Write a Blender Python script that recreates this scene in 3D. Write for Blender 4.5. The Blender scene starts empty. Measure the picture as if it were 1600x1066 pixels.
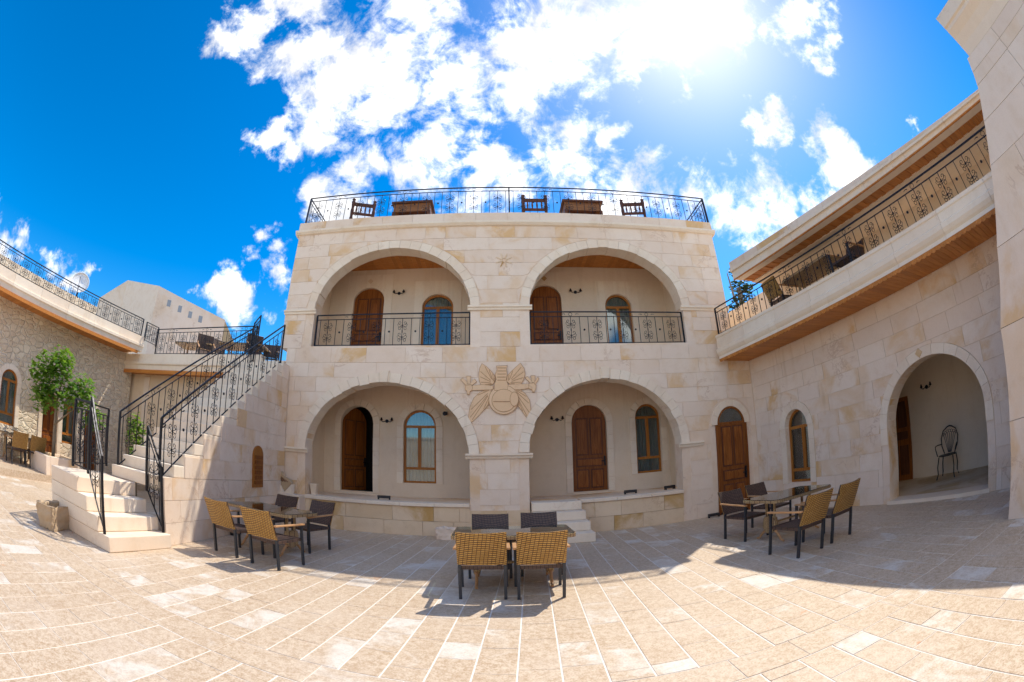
import bpy, math, random
from mathutils import Matrix, Vector
from math import sin, cos, pi, radians as R, sqrt, atan2
rnd = random.Random(7)
sc = bpy.context.scene
col = sc.collection
# ------------------------------------------------------------------ camera (15 mm full-frame fisheye, equisolid)
PITCH, ROLL, YAW, HCAM = R(16.6), R(1.2), R(2.2), 1.6
def cam_axes():
    def w(d):
        cr, sr = cos(ROLL), sin(ROLL)
        x, y, z = d[0]*cr + d[2]*sr, d[1], -d[0]*sr + d[2]*cr
        cp, sp = cos(PITCH), sin(PITCH)
        y, z = cp*y - sp*z, sp*y + cp*z
        c, s = cos(YAW), sin(YAW)
        return Vector((c*x + s*y, -s*x + c*y, z))
    return w((1, 0, 0)), w((0, 1, 0)), w((0, 0, 1))
RX, FW, UP = cam_axes()
cd = bpy.data.cameras.new('camera'); cam = bpy.data.objects.new('camera', cd); col.objects.link(cam); sc.camera = cam
cd.type = 'PANO'; cd.sensor_width = 36; cd.clip_start = 0.05; cd.clip_end = 3000
pc = cd if hasattr(cd, 'panorama_type') else cd.cycles
pc.panorama_type = 'FISHEYE_EQUISOLID'; pc.fisheye_lens = 687/1600*36; pc.fisheye_fov = R(340)
cam.matrix_world = Matrix(((RX.x, UP.x, -FW.x, 0), (RX.y, UP.y, -FW.y, 0), (RX.z, UP.z, -FW.z, HCAM), (0, 0, 0, 1)))
def ray(x, y):                                   # direction seen at a photo pixel (1600 x 1066)
    u, v = x-800, 533-y; r = math.hypot(u, v)+1e-9; th = 2*math.asin(r/2/687); s = sin(th)/r
    return RX*u*s + UP*v*s + FW*cos(th)
# ------------------------------------------------------------------ light
SUN = Vector((.46, .50, 1.)).normalized()
SUN_EL = math.asin(SUN.z); SUN_AZ = atan2(SUN.x, SUN.y)
sl = bpy.data.lights.new('sun', 'SUN'); sl.energy = 3.1; sl.angle = R(.53); sl.color = (1, .93, .80)
so = bpy.data.objects.new('sun', sl); col.objects.link(so); so.rotation_euler = SUN.to_track_quat('Z', 'Y').to_euler()
sc.view_settings.view_transform = 'Standard'; sc.view_settings.look = 'None'
sc.view_settings.exposure = 0.62; sc.view_settings.gamma = 1; sc.view_settings.use_curve_mapping = False

class NT:                                        # small node-tree helper
    def __init__(s, nt): s.nt = nt; s.n = nt.nodes; s.l = nt.links
    def add(s, t, ins=None, **kw):
        n = s.n.new(t)
        for k, v in kw.items(): setattr(n, k, v)
        for k, v in (ins or {}).items():
            if isinstance(v, bpy.types.NodeSocket): s.l.new(v, n.inputs[k])
            else: n.inputs[k].default_value = v
        return n
    def math(s, op, a, b=0., c=0.): return s.add('ShaderNodeMath', {0: a, 1: b, 2: c}, operation=op).outputs[0]
    def mapr(s, v, a, b, c=0., d=1., smooth=True):
        return s.add('ShaderNodeMapRange', {0: v, 1: a, 2: b, 3: c, 4: d}, interpolation_type='SMOOTHSTEP' if smooth else 'LINEAR').outputs[0]
    def mix(s, f, a, b, mode='MIX'):
        n = s.n.new('ShaderNodeMix'); n.data_type = 'RGBA'; n.blend_type = mode
        for i, v in ((0, f), (6, a), (7, b)):
            if isinstance(v, bpy.types.NodeSocket): s.l.new(v, n.inputs[i])
            else: n.inputs[i].default_value = v if i == 0 else (*v, 1)
        return n.outputs[2]
    def noise(s, vec, scale, detail=5, rough=.55, dist=0.):
        return s.add('ShaderNodeTexNoise', {'Vector': vec, 'Scale': scale, 'Detail': detail, 'Roughness': rough, 'Distortion': dist}).outputs[0]

world = bpy.data.worlds.new('World'); sc.world = world; world.use_nodes = True
def build_world():
    t = NT(world.node_tree); t.n.clear()
    gen = t.add('ShaderNodeTexCoord').outputs['Generated']
    d = t.add('ShaderNodeVectorMath', {0: gen}, operation='NORMALIZE').outputs[0]
    sky = t.add('ShaderNodeTexSky', sky_type='NISHITA', sun_disc=False, sun_elevation=SUN_EL, sun_rotation=SUN_AZ,
                altitude=900, air_density=1.0, dust_density=.75, ozone_density=2.2)
    skc = t.add('ShaderNodeHueSaturation', {'Hue': .5, 'Saturation': 1.52, 'Value': 1.02, 'Color': sky.outputs[0]}).outputs[0]
    # cumulus clouds: masses seen in the picture, broken up by turbulence, and unseen loose clouds behind the viewer, thickened to whiten the fill light
    n1 = t.noise(d, 5.0, 12, .66, .4); n2 = t.noise(d, 16., 8, .65, .6)
    wn = t.add('ShaderNodeTexNoise', {'Vector': d, 'Scale': 7., 'Detail': 6., 'Roughness': .6}).outputs['Color']
    dw = t.add('ShaderNodeVectorMath', {0: t.add('ShaderNodeVectorMath', {0: wn, 1: (.5, .5, .5)}, operation='SUBTRACT').outputs[0], 1: (.30, .30, .30)}, operation='MULTIPLY').outputs[0]
    dw = t.add('ShaderNodeVectorMath', {0: d, 1: dw}, operation='ADD').outputs[0]
    sep = t.add('ShaderNodeSeparateXYZ', {0: d})
    blobs = [(560, 105, 150), (700, 50, 150), (850, 60, 150), (985, 60, 95), (470, 60, 95), (610, 180, 95), (380, 45, 50), (425, 212, 50), (700, 130, 120),
             (560, 275, 70), (660, 262, 80), (770, 250, 95), (890, 245, 95), (990, 270, 80), (1080, 300, 60), (960, 215, 45), (530, 300, 60),
             (1150, 310, 85), (1200, 360, 60), (1200, 190, 45), (1320, 265, 60), (1270, 300, 40), (1440, 203, 24), (1110, 10, 90), (1240, 40, 70),
             (25, 380, 45), (75, 415, 45), (110, 440, 32), (-30, 340, 50), (425, 405, 38), (365, 462, 48), (430, 470, 40), (320, 455, 25)]
    acc = None
    for x, y, r in blobs:
        c = ray(x, y); rr = r/687
        dist = t.add('ShaderNodeVectorMath', {0: dw, 1: c}, operation='DISTANCE').outputs['Value']
        v = t.mapr(dist, rr*1.35, 0., 0., 1., False)
        acc = v if acc is None else t.math('MAXIMUM', acc, v)
    loose = t.mapr(t.noise(d, 2.2, 4, .55), .44, .60, 0., .95)           # unseen cloud added behind the viewer for whiter fill
    front = t.math('MULTIPLY', t.mapr(sep.outputs['Y'], -.40, -.02), 1.)
    loose = t.math('MULTIPLY', loose, t.math('SUBTRACT', 1., front))
    base = t.math('MAXIMUM', acc, loose)
    f = t.math('ADD', base, t.math('MULTIPLY_ADD', n1, 2.3, -1.15))
    f = t.math('ADD', f, t.math('MULTIPLY_ADD', n2, 1.1, -.55))
    dens = t.mapr(f, .28, .92)
    gate = t.mapr(base, .02, .25); dens = t.math('MULTIPLY', dens, gate)
    body = t.mapr(t.noise(d, 6., 8, .62, .5), .34, .62)
    ccol = t.mix(body, (4.2, 4.25, 4.4), (8.6, 8.4, 8.1))
    tot = t.mix(dens, skc, ccol)
    bg = t.add('ShaderNodeBackground', {'Color': tot, 'Strength': .15})
    t.l.new(bg.outputs[0], t.add('ShaderNodeOutputWorld').inputs[0])
build_world()

# ------------------------------------------------------------------ materials
MATS = {}
def material(name):
    m = bpy.data.materials.new(name); m.use_nodes = True
    t = NT(m.node_tree); t.n.clear()
    b = t.add('ShaderNodeBsdfPrincipled'); o = t.add('ShaderNodeOutputMaterial'); t.l.new(b.outputs[0], o.inputs[0])
    MATS[name] = m; return m, t, b
def setin(t, b, **kw):
    for k, v in kw.items():
        k = k.replace('_', ' ')
        if isinstance(v, bpy.types.NodeSocket): t.l.new(v, b.inputs[k])
        else: b.inputs[k].default_value = (*v, 1) if isinstance(v, tuple) and len(v) == 3 else v
def bump(t, b, h, strength=.3, dist=.01):
    t.l.new(t.add('ShaderNodeBump', {'Height': h, 'Strength': strength, 'Distance': dist}).outputs[0], b.inputs['Normal'])
def rand(t):
    o = t.add('ShaderNodeObjectInfo').outputs['Random']; g = t.add('ShaderNodeNewGeometry')
    return t.math('FRACT', t.math('MULTIPLY_ADD', g.outputs['Random Per Island'], 7.31, o)), g.outputs['Position']
def stone(name, c0, c1, stain, vein=(.50, .30, .18), stain_amt=.75, rough=.8, bs=.25, vein_amt=.5, st0=.50):
    m, t, b = material(name); r, P = rand(t)
    off = t.add('ShaderNodeVectorMath', {0: P, 1: t.add('ShaderNodeCombineXYZ', {0: t.math('MULTIPLY', r, 13.), 1: r, 2: t.math('MULTIPLY', r, 5.)}).outputs[0]}, operation='ADD').outputs[0]
    c = t.mix(t.mapr(t.math('MULTIPLY_ADD', r, .45, t.math('MULTIPLY', t.noise(P, 1.3, 4), .7)), .2, .95), c0, c1)
    st = t.math('MULTIPLY', t.mapr(t.noise(off, .9, 6, .62, .6), st0, st0+.2), t.mapr(t.math('FRACT', t.math('MULTIPLY', r, 5.7)), .15, .9))
    c = t.mix(t.math('MULTIPLY', st, stain_amt), c, stain)
    v = t.math('ABSOLUTE', t.math('SUBTRACT', t.noise(off, 1.3, 8, .68, .7), .5))
    c = t.mix(t.math('MULTIPLY', t.mapr(v, .022, .0), t.mapr(t.noise(P, 1.1, 3), .53, .66, 0, vein_amt)), c, vein)
    sv = t.add('ShaderNodeVectorMath', {0: P, 1: (5., 5., .45)}, operation='MULTIPLY').outputs[0]      # rain streaks
    c = t.mix(t.math('MULTIPLY', t.mapr(t.noise(sv, 1., 5, .6), .56, .74), t.mapr(t.noise(P, .7, 3), .45, .62, 0., .30)), c, tuple(x*.72 for x in stain))
    fine = t.noise(P, 45., 4, .6)
    c = t.mix(t.mapr(fine, .35, .75, 0., .16), c, tuple(x*.75 for x in c0))
    c = t.mix(t.mapr(t.noise(P, 3.2, 6, .65), .45, .75, 0., .22), c, tuple(x*.8 for x in stain))
    setin(t, b, Base_Color=c, Roughness=rough); bump(t, b, t.math('MULTIPLY_ADD', t.noise(P, 9., 4), .7, t.math('MULTIPLY', fine, .3)), bs, .012)
stone('limestone', (.82, .645, .50), (.885, .735, .595), (.74, .46, .20), stain_amt=1., st0=.45)
stone('limestone_trim', (.84, .68, .52), (.91, .78, .62), (.76, .55, .33), stain_amt=.35, vein_amt=.3)
stone('limestone_stained', (.76, .57, .38), (.84, .66, .46), (.55, .32, .10), stain_amt=1., st0=.40)
stone('cream_plaster', (.80, .64, .47), (.84, .69, .53), (.76, .55, .34), stain_amt=.25, bs=.1, vein_amt=.12)
stone('relief_stone', (.80, .53, .31), (.84, .59, .37), (.70, .44, .22), stain_amt=.3, bs=.3)
stone('trough_stone', (.50, .36, .22), (.58, .44, .29), (.38, .24, .11), stain_amt=.9, bs=.6)
def paver_mat():
    m, t, b = material('paver'); r, P = rand(t)
    off = t.add('ShaderNodeVectorMath', {0: P, 1: t.add('ShaderNodeCombineXYZ', {0: t.math('MULTIPLY', r, 17.), 1: t.math('MULTIPLY', r, 3.), 2: r}).outputs[0]}, operation='ADD').outputs[0]
    n = t.math('MULTIPLY_ADD', t.noise(off, 62., 4, .7), .6, t.math('MULTIPLY', t.noise(off, 19., 4, .6), .4)); big = t.noise(off, 2.6, 4, .6, .8)
    tan = t.mix(t.mapr(n, .36, .62), (.42, .285, .17), (.65, .525, .39))
    wht = t.mix(t.mapr(n, .3, .6), (.56, .48, .39), (.72, .66, .58))
    c = t.mix(t.mapr(t.math('MULTIPLY_ADD', big, 1.1, r), 1.30, 1.62), tan, wht)
    c = t.mix(t.mapr(t.noise(P, .9, 5, .6), .45, .7, 0., .22), c, (.70, .60, .50)); c = t.mix(t.mapr(t.noise(P, 2.3, 6, .65), .52, .75, 0., .35), c, (.40, .26, .15))
    pk = t.math('MULTIPLY', t.mapr(t.noise(off, 3.3, 5, .6, 1.5), .66, .73), t.mapr(t.math('FRACT', t.math('MULTIPLY', r, 9.1)), .62, .7))
    c = t.mix(t.math('MULTIPLY', pk, .75), c, (.55, .25, .12))
    setin(t, b, Base_Color=c, Roughness=t.mapr(n, .3, .7, .45, .75)); bump(t, b, n, .35, .006)
paver_mat()
def rubble():
    m, t, b = material('rubble'); r, P = rand(t)
    w = t.add('ShaderNodeVectorMath', {0: P, 1: (1., 1., 1.5)}, operation='MULTIPLY').outputs[0]
    vo = t.add('ShaderNodeTexVoronoi', {'Vector': w, 'Scale': 4.2}, feature='F1'); ed = t.add('ShaderNodeTexVoronoi', {'Vector': w, 'Scale': 4.2}, feature='DISTANCE_TO_EDGE').outputs[0]
    hs = t.add('ShaderNodeSeparateColor', {0: vo.outputs['Color']}).outputs[0]
    c = t.mix(hs, (.60, .46, .32), (.78, .65, .48)); c = t.mix(t.mapr(t.noise(P, 14., 5), .4, .7, 0, .5), c, (.82, .71, .56))
    c = t.mix(t.mapr(ed, .0, .06, 1., 0.), c, (.80, .69, .54))
    setin(t, b, Base_Color=c, Roughness=.9); bump(t, b, t.math('ADD', t.mapr(ed, 0., .12), t.math('MULTIPLY', t.noise(P, 20.), .5)), .8, .04)
rubble()
def wood(name, c0, c1, axis=2, rough=.45, scale=1.):
    m, t, b = material(name); r, P = rand(t)
    sv = [28., 28., 28.]; sv[axis] = 1.6
    v = t.add('ShaderNodeVectorMath', {0: P, 1: tuple(x*scale for x in sv)}, operation='MULTIPLY').outputs[0]
    v = t.add('ShaderNodeVectorMath', {0: v, 1: t.add('ShaderNodeCombineXYZ', {0: t.math('MULTIPLY', r, 31.), 1: t.math('MULTIPLY', r, 19.), 2: t.math('MULTIPLY', r, 11.)}).outputs[0]}, operation='ADD').outputs[0]
    g = t.noise(v, 1., 5, .6, .6)
    c = t.mix(t.mapr(g, .3, .7), c0, c1); c = t.mix(t.mapr(r, 0., 1., 0., .35), c, tuple(x*.55 for x in c0))
    setin(t, b, Base_Color=c, Roughness=rough, Specular_IOR_Level=.25); bump(t, b, g, .2, .004)
wood('soffit_wood', (.48, .16, .028), (.64, .26, .06), 0)
wood('door_wood', (.19, .052, .009), (.34, .115, .022), 2, .45)
wood('window_wood', (.36, .12, .018), (.50, .20, .04), 2, .4)
wood('arm_wood', (.50, .26, .11), (.62, .36, .18), 1, .35)
wood('dark_wood', (.09, .03, .015), (.18, .065, .03), 2, .5)
wood('carved_wood', (.22, .085, .03), (.40, .18, .07), 0, .5)
wood('bark', (.22, .16, .10), (.34, .27, .19), 2, .9)
def plain(name, c, rough=.5, metal=0., **kw):
    m, t, b = material(name); P = t.add('ShaderNodeNewGeometry').outputs['Position']
    n = t.noise(P, 22., 4)
    setin(t, b, Base_Color=t.mix(t.mapr(n, .3, .7, 0., .35), c, tuple(x*.6 for x in c)), Roughness=t.mapr(n, .3, .7, rough*.85, min(1, rough*1.15)), Metallic=metal, **kw)
plain('dull_glass', (.30, .33, .36), .2)
plain('groove', (.50, .29, .15), .9)  # darker brown that paints the shade of carved lines on the emblem
plain('iron', (.022, .022, .028), .42, .6)
plain('chair_metal', (.055, .06, .072), .38, .5)
plain('mortar', (.82, .76, .68), .9)
plain('terrain', (.42, .36, .27), .95)
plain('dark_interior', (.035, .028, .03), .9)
plain('red_fabric', (.30, .01, .03), .8)
plain('black_plastic', (.02, .02, .024), .4)
plain('white_plastic', (.75, .75, .73), .4)
plain('dish_white', (.80, .80, .80), .35)
plain('asphalt_roof', (.55, .48, .38), .9)
plain('hinge_brass', (.45, .33, .12), .35, .8)
def wicker(name, c0, c1, dark):
    m, t, b = material(name)
    oc = t.add('ShaderNodeTexCoord').outputs['Object']; s = t.add('ShaderNodeSeparateXYZ', {0: oc})
    v = t.add('ShaderNodeCombineXYZ', {0: t.math('ADD', s.outputs[0], t.math('MULTIPLY', s.outputs[1], .35)), 1: t.math('ADD', s.outputs[2], t.math('MULTIPLY', s.outputs[1], .9))}).outputs[0]
    br = t.add('ShaderNodeTexBrick', {'Vector': v, 'Color1': (*c0, 1), 'Color2': (*c1, 1), 'Mortar': (*dark, 1), 'Scale': 1., 'Mortar Size': .0034, 'Mortar Smooth': .3, 'Bias': 0., 'Brick Width': .046, 'Row Height': .0170})
    br.offset = .30; br.offset_frequency = 1
    setin(t, b, Base_Color=br.outputs['Color'], Roughness=.5); bump(t, b, t.math('SUBTRACT', 1., br.outputs['Fac']), .7, .004)
wicker('wicker_gold', (.47, .255, .055), (.57, .335, .09), (.07, .025, .01))
wicker('wicker_dark', (.105, .058, .042), (.145, .085, .06), (.02, .012, .012))
wicker('wicker_tan', (.50, .33, .15), (.60, .42, .22), (.12, .06, .03))
def glassy(name, tint, fac_t, rough=.03):
    m = bpy.data.materials.new(name); m.use_nodes = True; t = NT(m.node_tree); t.n.clear(); MATS[name] = m
    fr = t.add('ShaderNodeFresnel', {'IOR': 1.5}).outputs[0]
    gl = t.add('ShaderNodeBsdfGlossy', {'Color': (1, 1, 1, 1), 'Roughness': rough}).outputs[0]
    tr = t.add('ShaderNodeBsdfTransparent', {'Color': (*tint, 1)}).outputs[0]
    mx = t.add('ShaderNodeMixShader', {0: t.math('MULTIPLY_ADD', fr, 1., fac_t), 1: tr, 2: gl}).outputs[0]
    t.l.new(mx, t.add('ShaderNodeOutputMaterial').inputs[0])
glassy('window_glass', (.72, .80, .80), .06)
glassy('table_glass', (.62, .74, .70), .10)
def curtain_mat():
    m, t, b = material('curtain'); P = t.add('ShaderNodeNewGeometry').outputs['Position']
    s = t.add('ShaderNodeSeparateXYZ', {0: P}); h = t.math('SINE', t.math('MULTIPLY', t.math('ADD', s.outputs[0], s.outputs[1]), 62.))
    setin(t, b, Base_Color=(.50, .50, .48), Roughness=.9); bump(t, b, h, .9, .02)
curtain_mat()
def leaf_mat(name, c0, c1):
    m, t, b = material(name); r, P = rand(t)
    c = t.mix(r, c0, c1)
    setin(t, b, Base_Color=c, Roughness=.5)
    tl = t.add('ShaderNodeBsdfTranslucent', {'Color': (c1[0]*1.6, c1[1]*1.5, c1[2], 1)}).outputs[0]
    mx = t.add('ShaderNodeMixShader', {0: .35, 1: b.outputs[0], 2: tl}).outputs[0]
    t.l.new(mx, [n for n in t.n if n.type == 'OUTPUT_MATERIAL'][0].inputs[0])
leaf_mat('leaf_green', (.07, .17, .018), (.19, .34, .045))
leaf_mat('leaf_lime', (.12, .24, .02), (.22, .36, .04))
leaf_mat('leaf_dark', (.015, .035, .015), (.05, .08, .03))

# ------------------------------------------------------------------ mesh helpers
class MB:
    def __init__(s): s.v = []; s.f = []
    def add(s, vs, fs):
        o = len(s.v); s.v += [tuple(p) for p in vs]; s.f += [tuple(i+o for i in f) for f in fs]; return s
    def box(s, a, b, T=None):
        (x0, y0, z0), (x1, y1, z1) = a, b
        vs = [(x0, y0, z0), (x1, y0, z0), (x1, y1, z0), (x0, y1, z0), (x0, y0, z1), (x1, y0, z1), (x1, y1, z1), (x0, y1, z1)]
        if T: vs = [T(*p) for p in vs]
        return s.add(vs, [(0, 3, 2, 1), (4, 5, 6, 7), (0, 1, 5, 4), (1, 2, 6, 5), (2, 3, 7, 6), (3, 0, 4, 7)])
    def prism(s, poly, d0, d1, T=None, back=True):          # poly of (s, z), extruded in depth d
        n = len(poly); vs = [(p[0], d0, p[1]) for p in poly] + [(p[0], d1, p[1]) for p in poly]
        if T: vs = [T(*p) for p in vs]
        fs = [tuple(range(n))] + ([tuple(range(2*n-1, n-1, -1))] if back else []) + [(i, i+n, (i+1) % n+n, (i+1) % n) for i in range(n)]
        return s.add(vs, fs)
    def hull8(s, vs): return s.add(vs, [(0, 3, 2, 1), (4, 5, 6, 7), (0, 1, 5, 4), (1, 2, 6, 5), (2, 3, 7, 6), (3, 0, 4, 7)])
    def tube(s, pts, r, n=6, r1=None, caps=True):
        pts = [Vector(p) for p in pts]; m = len(pts); vs = []
        for i, p in enumerate(pts):
            tg = (pts[min(i+1, m-1)]-pts[max(i-1, 0)]).normalized()
            up = Vector((0, 0, 1)) if abs(tg.z) < .9 else Vector((0, 1, 0))
            a = tg.cross(up).normalized(); b = tg.cross(a)
            rr = r if r1 is None else r+(r1-r)*i/(m-1)
            vs += [p+(a*cos(2*pi*(k+.5)/n)+b*sin(2*pi*(k+.5)/n))*rr for k in range(n)]
        fs = [(i*n+k, i*n+(k+1) % n, (i+1)*n+(k+1) % n, (i+1)*n+k) for i in range(m-1) for k in range(n)]
        if caps: fs += [tuple(range(n-1, -1, -1)), tuple(range((m-1)*n, m*n))]
        return s.add(vs, fs)
    def lathe(s, prof, n=12, T=None):                        # prof of (r, z)
        vs = [(r*cos(2*pi*k/n), r*sin(2*pi*k/n), z) for r, z in prof for k in range(n)]
        if T: vs = [T(*p) for p in vs]
        m = len(prof)
        return s.add(vs, [(i*n+k, i*n+(k+1) % n, (i+1)*n+(k+1) % n, (i+1)*n+k) for i in range(m-1) for k in range(n)] + [tuple(range(n-1, -1, -1)), tuple(range((m-1)*n, m*n))])
    def mesh(s, name, mat, smooth=False):
        me = bpy.data.meshes.new(name); me.from_pydata(s.v, [], s.f); me.materials.append(MATS[mat])
        if smooth: me.polygons.foreach_set('use_smooth', [True]*len(me.polygons))
        me.update(); return me
    def build(s, name, mat, parent=None, smooth=False, bev=0.):
        o = link(name, s.mesh(name, mat, smooth), parent)
        if bev:
            md = o.modifiers.new('bevel', 'BEVEL'); md.width = bev; md.segments = 2; md.limit_method = 'ANGLE'
        return o
def link(name, data, parent=None, loc=None, rz=0.):
    o = bpy.data.objects.new(name, data); col.objects.link(o)
    if parent is not None: o.parent = parent
    if loc is not None: o.location = loc
    if rz: o.rotation_euler.z = rz
    return o
def tag(o, label, cat, group=None):
    o['label'] = label; o['category'] = cat
    if group: o['group'] = group
    return o
def thing(name, label, cat, loc=(0, 0, 0), rz=0., group=None): return tag(link(name, None, None, loc, rz), label, cat, group)
def wparent(o, p):                                           # world-space mesh under an Empty that is not at the origin
    o.parent = p; o.matrix_parent_inverse = Matrix.Translation(Vector(p.location)).inverted() if not p.rotation_euler.z else (Matrix.Translation(Vector(p.location)) @ Matrix.Rotation(p.rotation_euler.z, 4, 'Z')).inverted()
    return o
def copy_tree(o, parent=None):
    c = o.copy(); col.objects.link(c); c.parent = parent
    for ch in o.children: copy_tree(ch, c)
    return c
def frame(O, S, D):
    O, S, D = Vector(O), Vector(S).normalized(), Vector(D).normalized()
    return lambda s, d, z: O + S*s + D*d + Vector((0, 0, z))
def arc(x0, x1, zs, zt, n=24):                               # elliptical arch, from left spring to right spring
    xc, a = (x0+x1)/2, (x1-x0)/2
    return [(xc-a*cos(pi*i/n), zs+(zt-zs)*sin(pi*i/n)) for i in range(n+1)]
def arch_wall(mb, T, s0, s1, z0, z1, d0, d1, ops):
    """solid wall with arched openings (x0,x1,zbottom,zspring,ztop)"""
    x = s0
    for (a, b, zb, zs, zt) in sorted(ops):
        if a > x: mb.box((x, d0, z0), (a, d1, z1), T)
        if zb > z0: mb.box((a, d0, z0), (b, d1, zb), T)
        A = arc(a, b, zs, zt); n = len(A)-1
        for i in range(n): mb.prism([A[i], A[i+1], (A[i+1][0], z1), (A[i][0], z1)], d0, d1, T)
        x = b
    if s1 > x: mb.box((x, d0, z0), (s1, d1, z1), T)
    return mb
def blocks(parent, T, s0, s1, z0, z1, ops, ch, ln, mat, d0=0., d1=.05, gap=.0035, ring=0., name='stone_block', mats=None):
    """coursed ashlar: every stone its own mesh, cut round the arches (ring = width of the arch stones left free)"""
    O = [(a-ring, b+ring, zb, zs, zt+ring) for (a, b, zb, zs, zt) in ops]
    nc = max(1, round((z1-z0)/ch)); h = (z1-z0)/nc
    for k in range(nc):
        za, zc = z0+k*h, z0+(k+1)*h
        x = s0 - rnd.random()*ln
        while x < s1-.02:
            w = ln*rnd.uniform(.62, 1.4); xa, xb = max(x, s0), min(x+w, s1); x += w
            if s1-xb < .18: xb = s1; x = s1
            if xb-xa < .06: continue
            spans = [(xa, xb)]
            for (a, b, zb, zs, zt) in O:
                if zc <= zb+.01 or za >= zt: continue
                # half width of the opening at the top of this course
                zz = zc
                if zz <= zs: hw = (b-a)/2
                elif zz >= zt: hw = 0
                else: hw = (b-a)/2*sqrt(max(0, 1-((zz-zs)/(zt-zs))**2))
                c = (a+b)/2; ns = []
                for (p, q) in spans:
                    if q <= c-hw or p >= c+hw or hw == 0: ns.append((p, q)); continue
                    if p < c-hw: ns.append((p, c-hw))
                    if q > c+hw: ns.append((c+hw, q))
                spans = ns
            for (p, q) in spans:
                if q-p < .03: continue
                def low(xx):
                    z = za
                    for (a, b, zb, zs, zt) in O:
                        c, hw = (a+b)/2, (b-a)/2
                        if abs(xx-c) < hw and za < zt and zc > zb+.01:
                            z = max(z, zs+(zt-zs)*sqrt(max(0, 1-((xx-c)/hw)**2)))
                    return z
                g = gap; p2, q2 = p+g, q-g
                m = 8 if any(low(p2+(q2-p2)*i/8) > za+1e-6 for i in range(9)) else 1
                bot = [(p2+(q2-p2)*i/m, min(max(low(p2+(q2-p2)*i/m), za)+g, zc-g*1.2)) for i in range(m+1)]
                if m > 1 and max(zc-z for _, z in bot) < .03: continue
                poly = bot + [(q2, zc-g), (p2, zc-g)]
                e = rnd.uniform(-.002, .002)
                mt = mat if not mats else rnd.choice(mats)
                MB().prism(poly, d0+e, d1, T, back=False).build(name, mt, parent)
def ring_stones(parent, T, a, b, zs, zt, w, d0, d1, n, mat, name='voussoir', gap=.003, e=0.):
    xc, hw = (a+b)/2, (b-a)/2
    def P(t, r): return (xc-(hw+r)*cos(t), zs+(zt-zs+r)*sin(t))
    for i in range(n):
        t0, t1 = pi*i/n, pi*(i+1)/n; dt = gap/(hw+w)
        ts = [t0+dt+(t1-t0-2*dt)*k/3 for k in range(4)]
        k = rnd.uniform(0, e)
        MB().prism([P(t, -k) for t in ts] + [P(t, w-gap) for t in reversed(ts)], d0+rnd.uniform(-.004, .004), d1, T).build(name, mat, parent)
def jamb_stones(parent, T, a, b, zb, zs, w, d0, d1, n, mat, name='jamb_stone', gap=.003):
    h = (zs-zb)/n
    for i in range(n):
        for (p, q) in ((a-w, a), (b, b+w)):
            MB().box((p+gap, d0+rnd.uniform(-.003, .003), zb+i*h+gap), (q-gap, d1, zb+(i+1)*h-gap), T).build(name, mat, parent)

# ------------------------------------------------------------------ doors, windows
def arch_poly(a, b, zb, zs, zt, n=16): return [(b, zb), (a, zb)][::-1] and [(a, zb), (b, zb)] + arc(a, b, zs, zt, n)[::-1]
def door(parent, T, a, b, zb, zs, zt, d, mat='door_wood', hinge=None, name='door', label=None, glass_top=False):
    """panelled door leaf filling an arched opening; hinge: swing angle about its left edge"""
    TT = T
    if hinge:
        def TT(s, dd, z, T=T): return T(a+(s-a)*cos(hinge)-(dd-d)*sin(hinge), d+(s-a)*sin(hinge)+(dd-d)*cos(hinge), z)
    w = b-a
    ztl = zs if glass_top else zt
    pol = [(a+.005, zb+.005), (b-.005, zb+.005)] + ([(b-.005, zs-.01), (a+.005, zs-.01)] if glass_top else arc(a+.005, b-.005, zs, zt-.005, 16)[::-1])
    lf = MB().prism(pol, d, d+.05, TT).build(name, mat, parent)
    if label: lf['label'] = label
    h = zs-zb
    def panel(x0, x1, z0, z1):
        fr = .035
        m = MB()
        m.prism([(x0, z0), (x1, z0), (x1, z1), (x0, z1)], d-.014, d, TT)
        m.build('panel_groove_shade', 'dark_wood', lf)  # dark wood stands in for shade in the grooves round each panel
        MB().prism([(x0+fr, z0+fr), (x1-fr, z0+fr), (x1-fr, z1-fr), (x0+fr, z1-fr)], d-.030, d-.0142, TT).build('panel', mat, lf, bev=.006)
        cx, cz, rx, rz_ = (x0+x1)/2, (z0+z1)/2, (x1-x0)*.22, (z1-z0)*.36
        MB().prism([(cx+rx*cos(2*pi*i/14), cz+rz_*sin(2*pi*i/14)) for i in range(14)], d-.040, d-.0302, TT).build('carved_oval', 'door_wood', lf)
    mx, g = w*.11, w*.05
    zt_p = zs + (0 if glass_top else (zt-zs)*.35)
    panel(a+mx, a+w/2-g/2, zb+h*.52, zt_p-.05); panel(a+w/2+g/2, b-mx, zb+h*.52, zt_p-.05)
    panel(a+mx, b-mx, zb+h*.355, zb+h*.48)
    panel(a+mx, a+w/2-g/2, zb+.08, zb+h*.32); panel(a+w/2+g/2, b-mx, zb+.08, zb+h*.32)
    MB().box((b-.085, d-.045, zb+h*.36), (b-.05, d, zb+h*.50), TT).box((b-.17, d-.06, zb+h*.42), (b-.055, d-.045, zb+h*.435), TT).build('handle', 'iron', lf)
    if glass_top:
        fr = MB(); A = arc(a+.005, b-.005, zs, zt-.005, 14); B = arc(a+.06, b-.06, zs+.05, zt-.06, 14)
        for i in range(14): fr.prism([A[i], A[i+1], B[i+1], B[i]], d-.01, d+.05, T)
        fr.box((a+.005, d-.012, zs-.009), (b-.005, d+.05, zs+.055), T); fr.build('fanlight_frame', mat, lf)
        MB().prism([(a+.05, zs+.05), (b-.05, zs+.05)] + arc(a+.05, b-.05, zs+.05, zt-.05, 12)[::-1], d+.015, d+.022, T).build('pane', 'window_glass', lf)
    return lf
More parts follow.
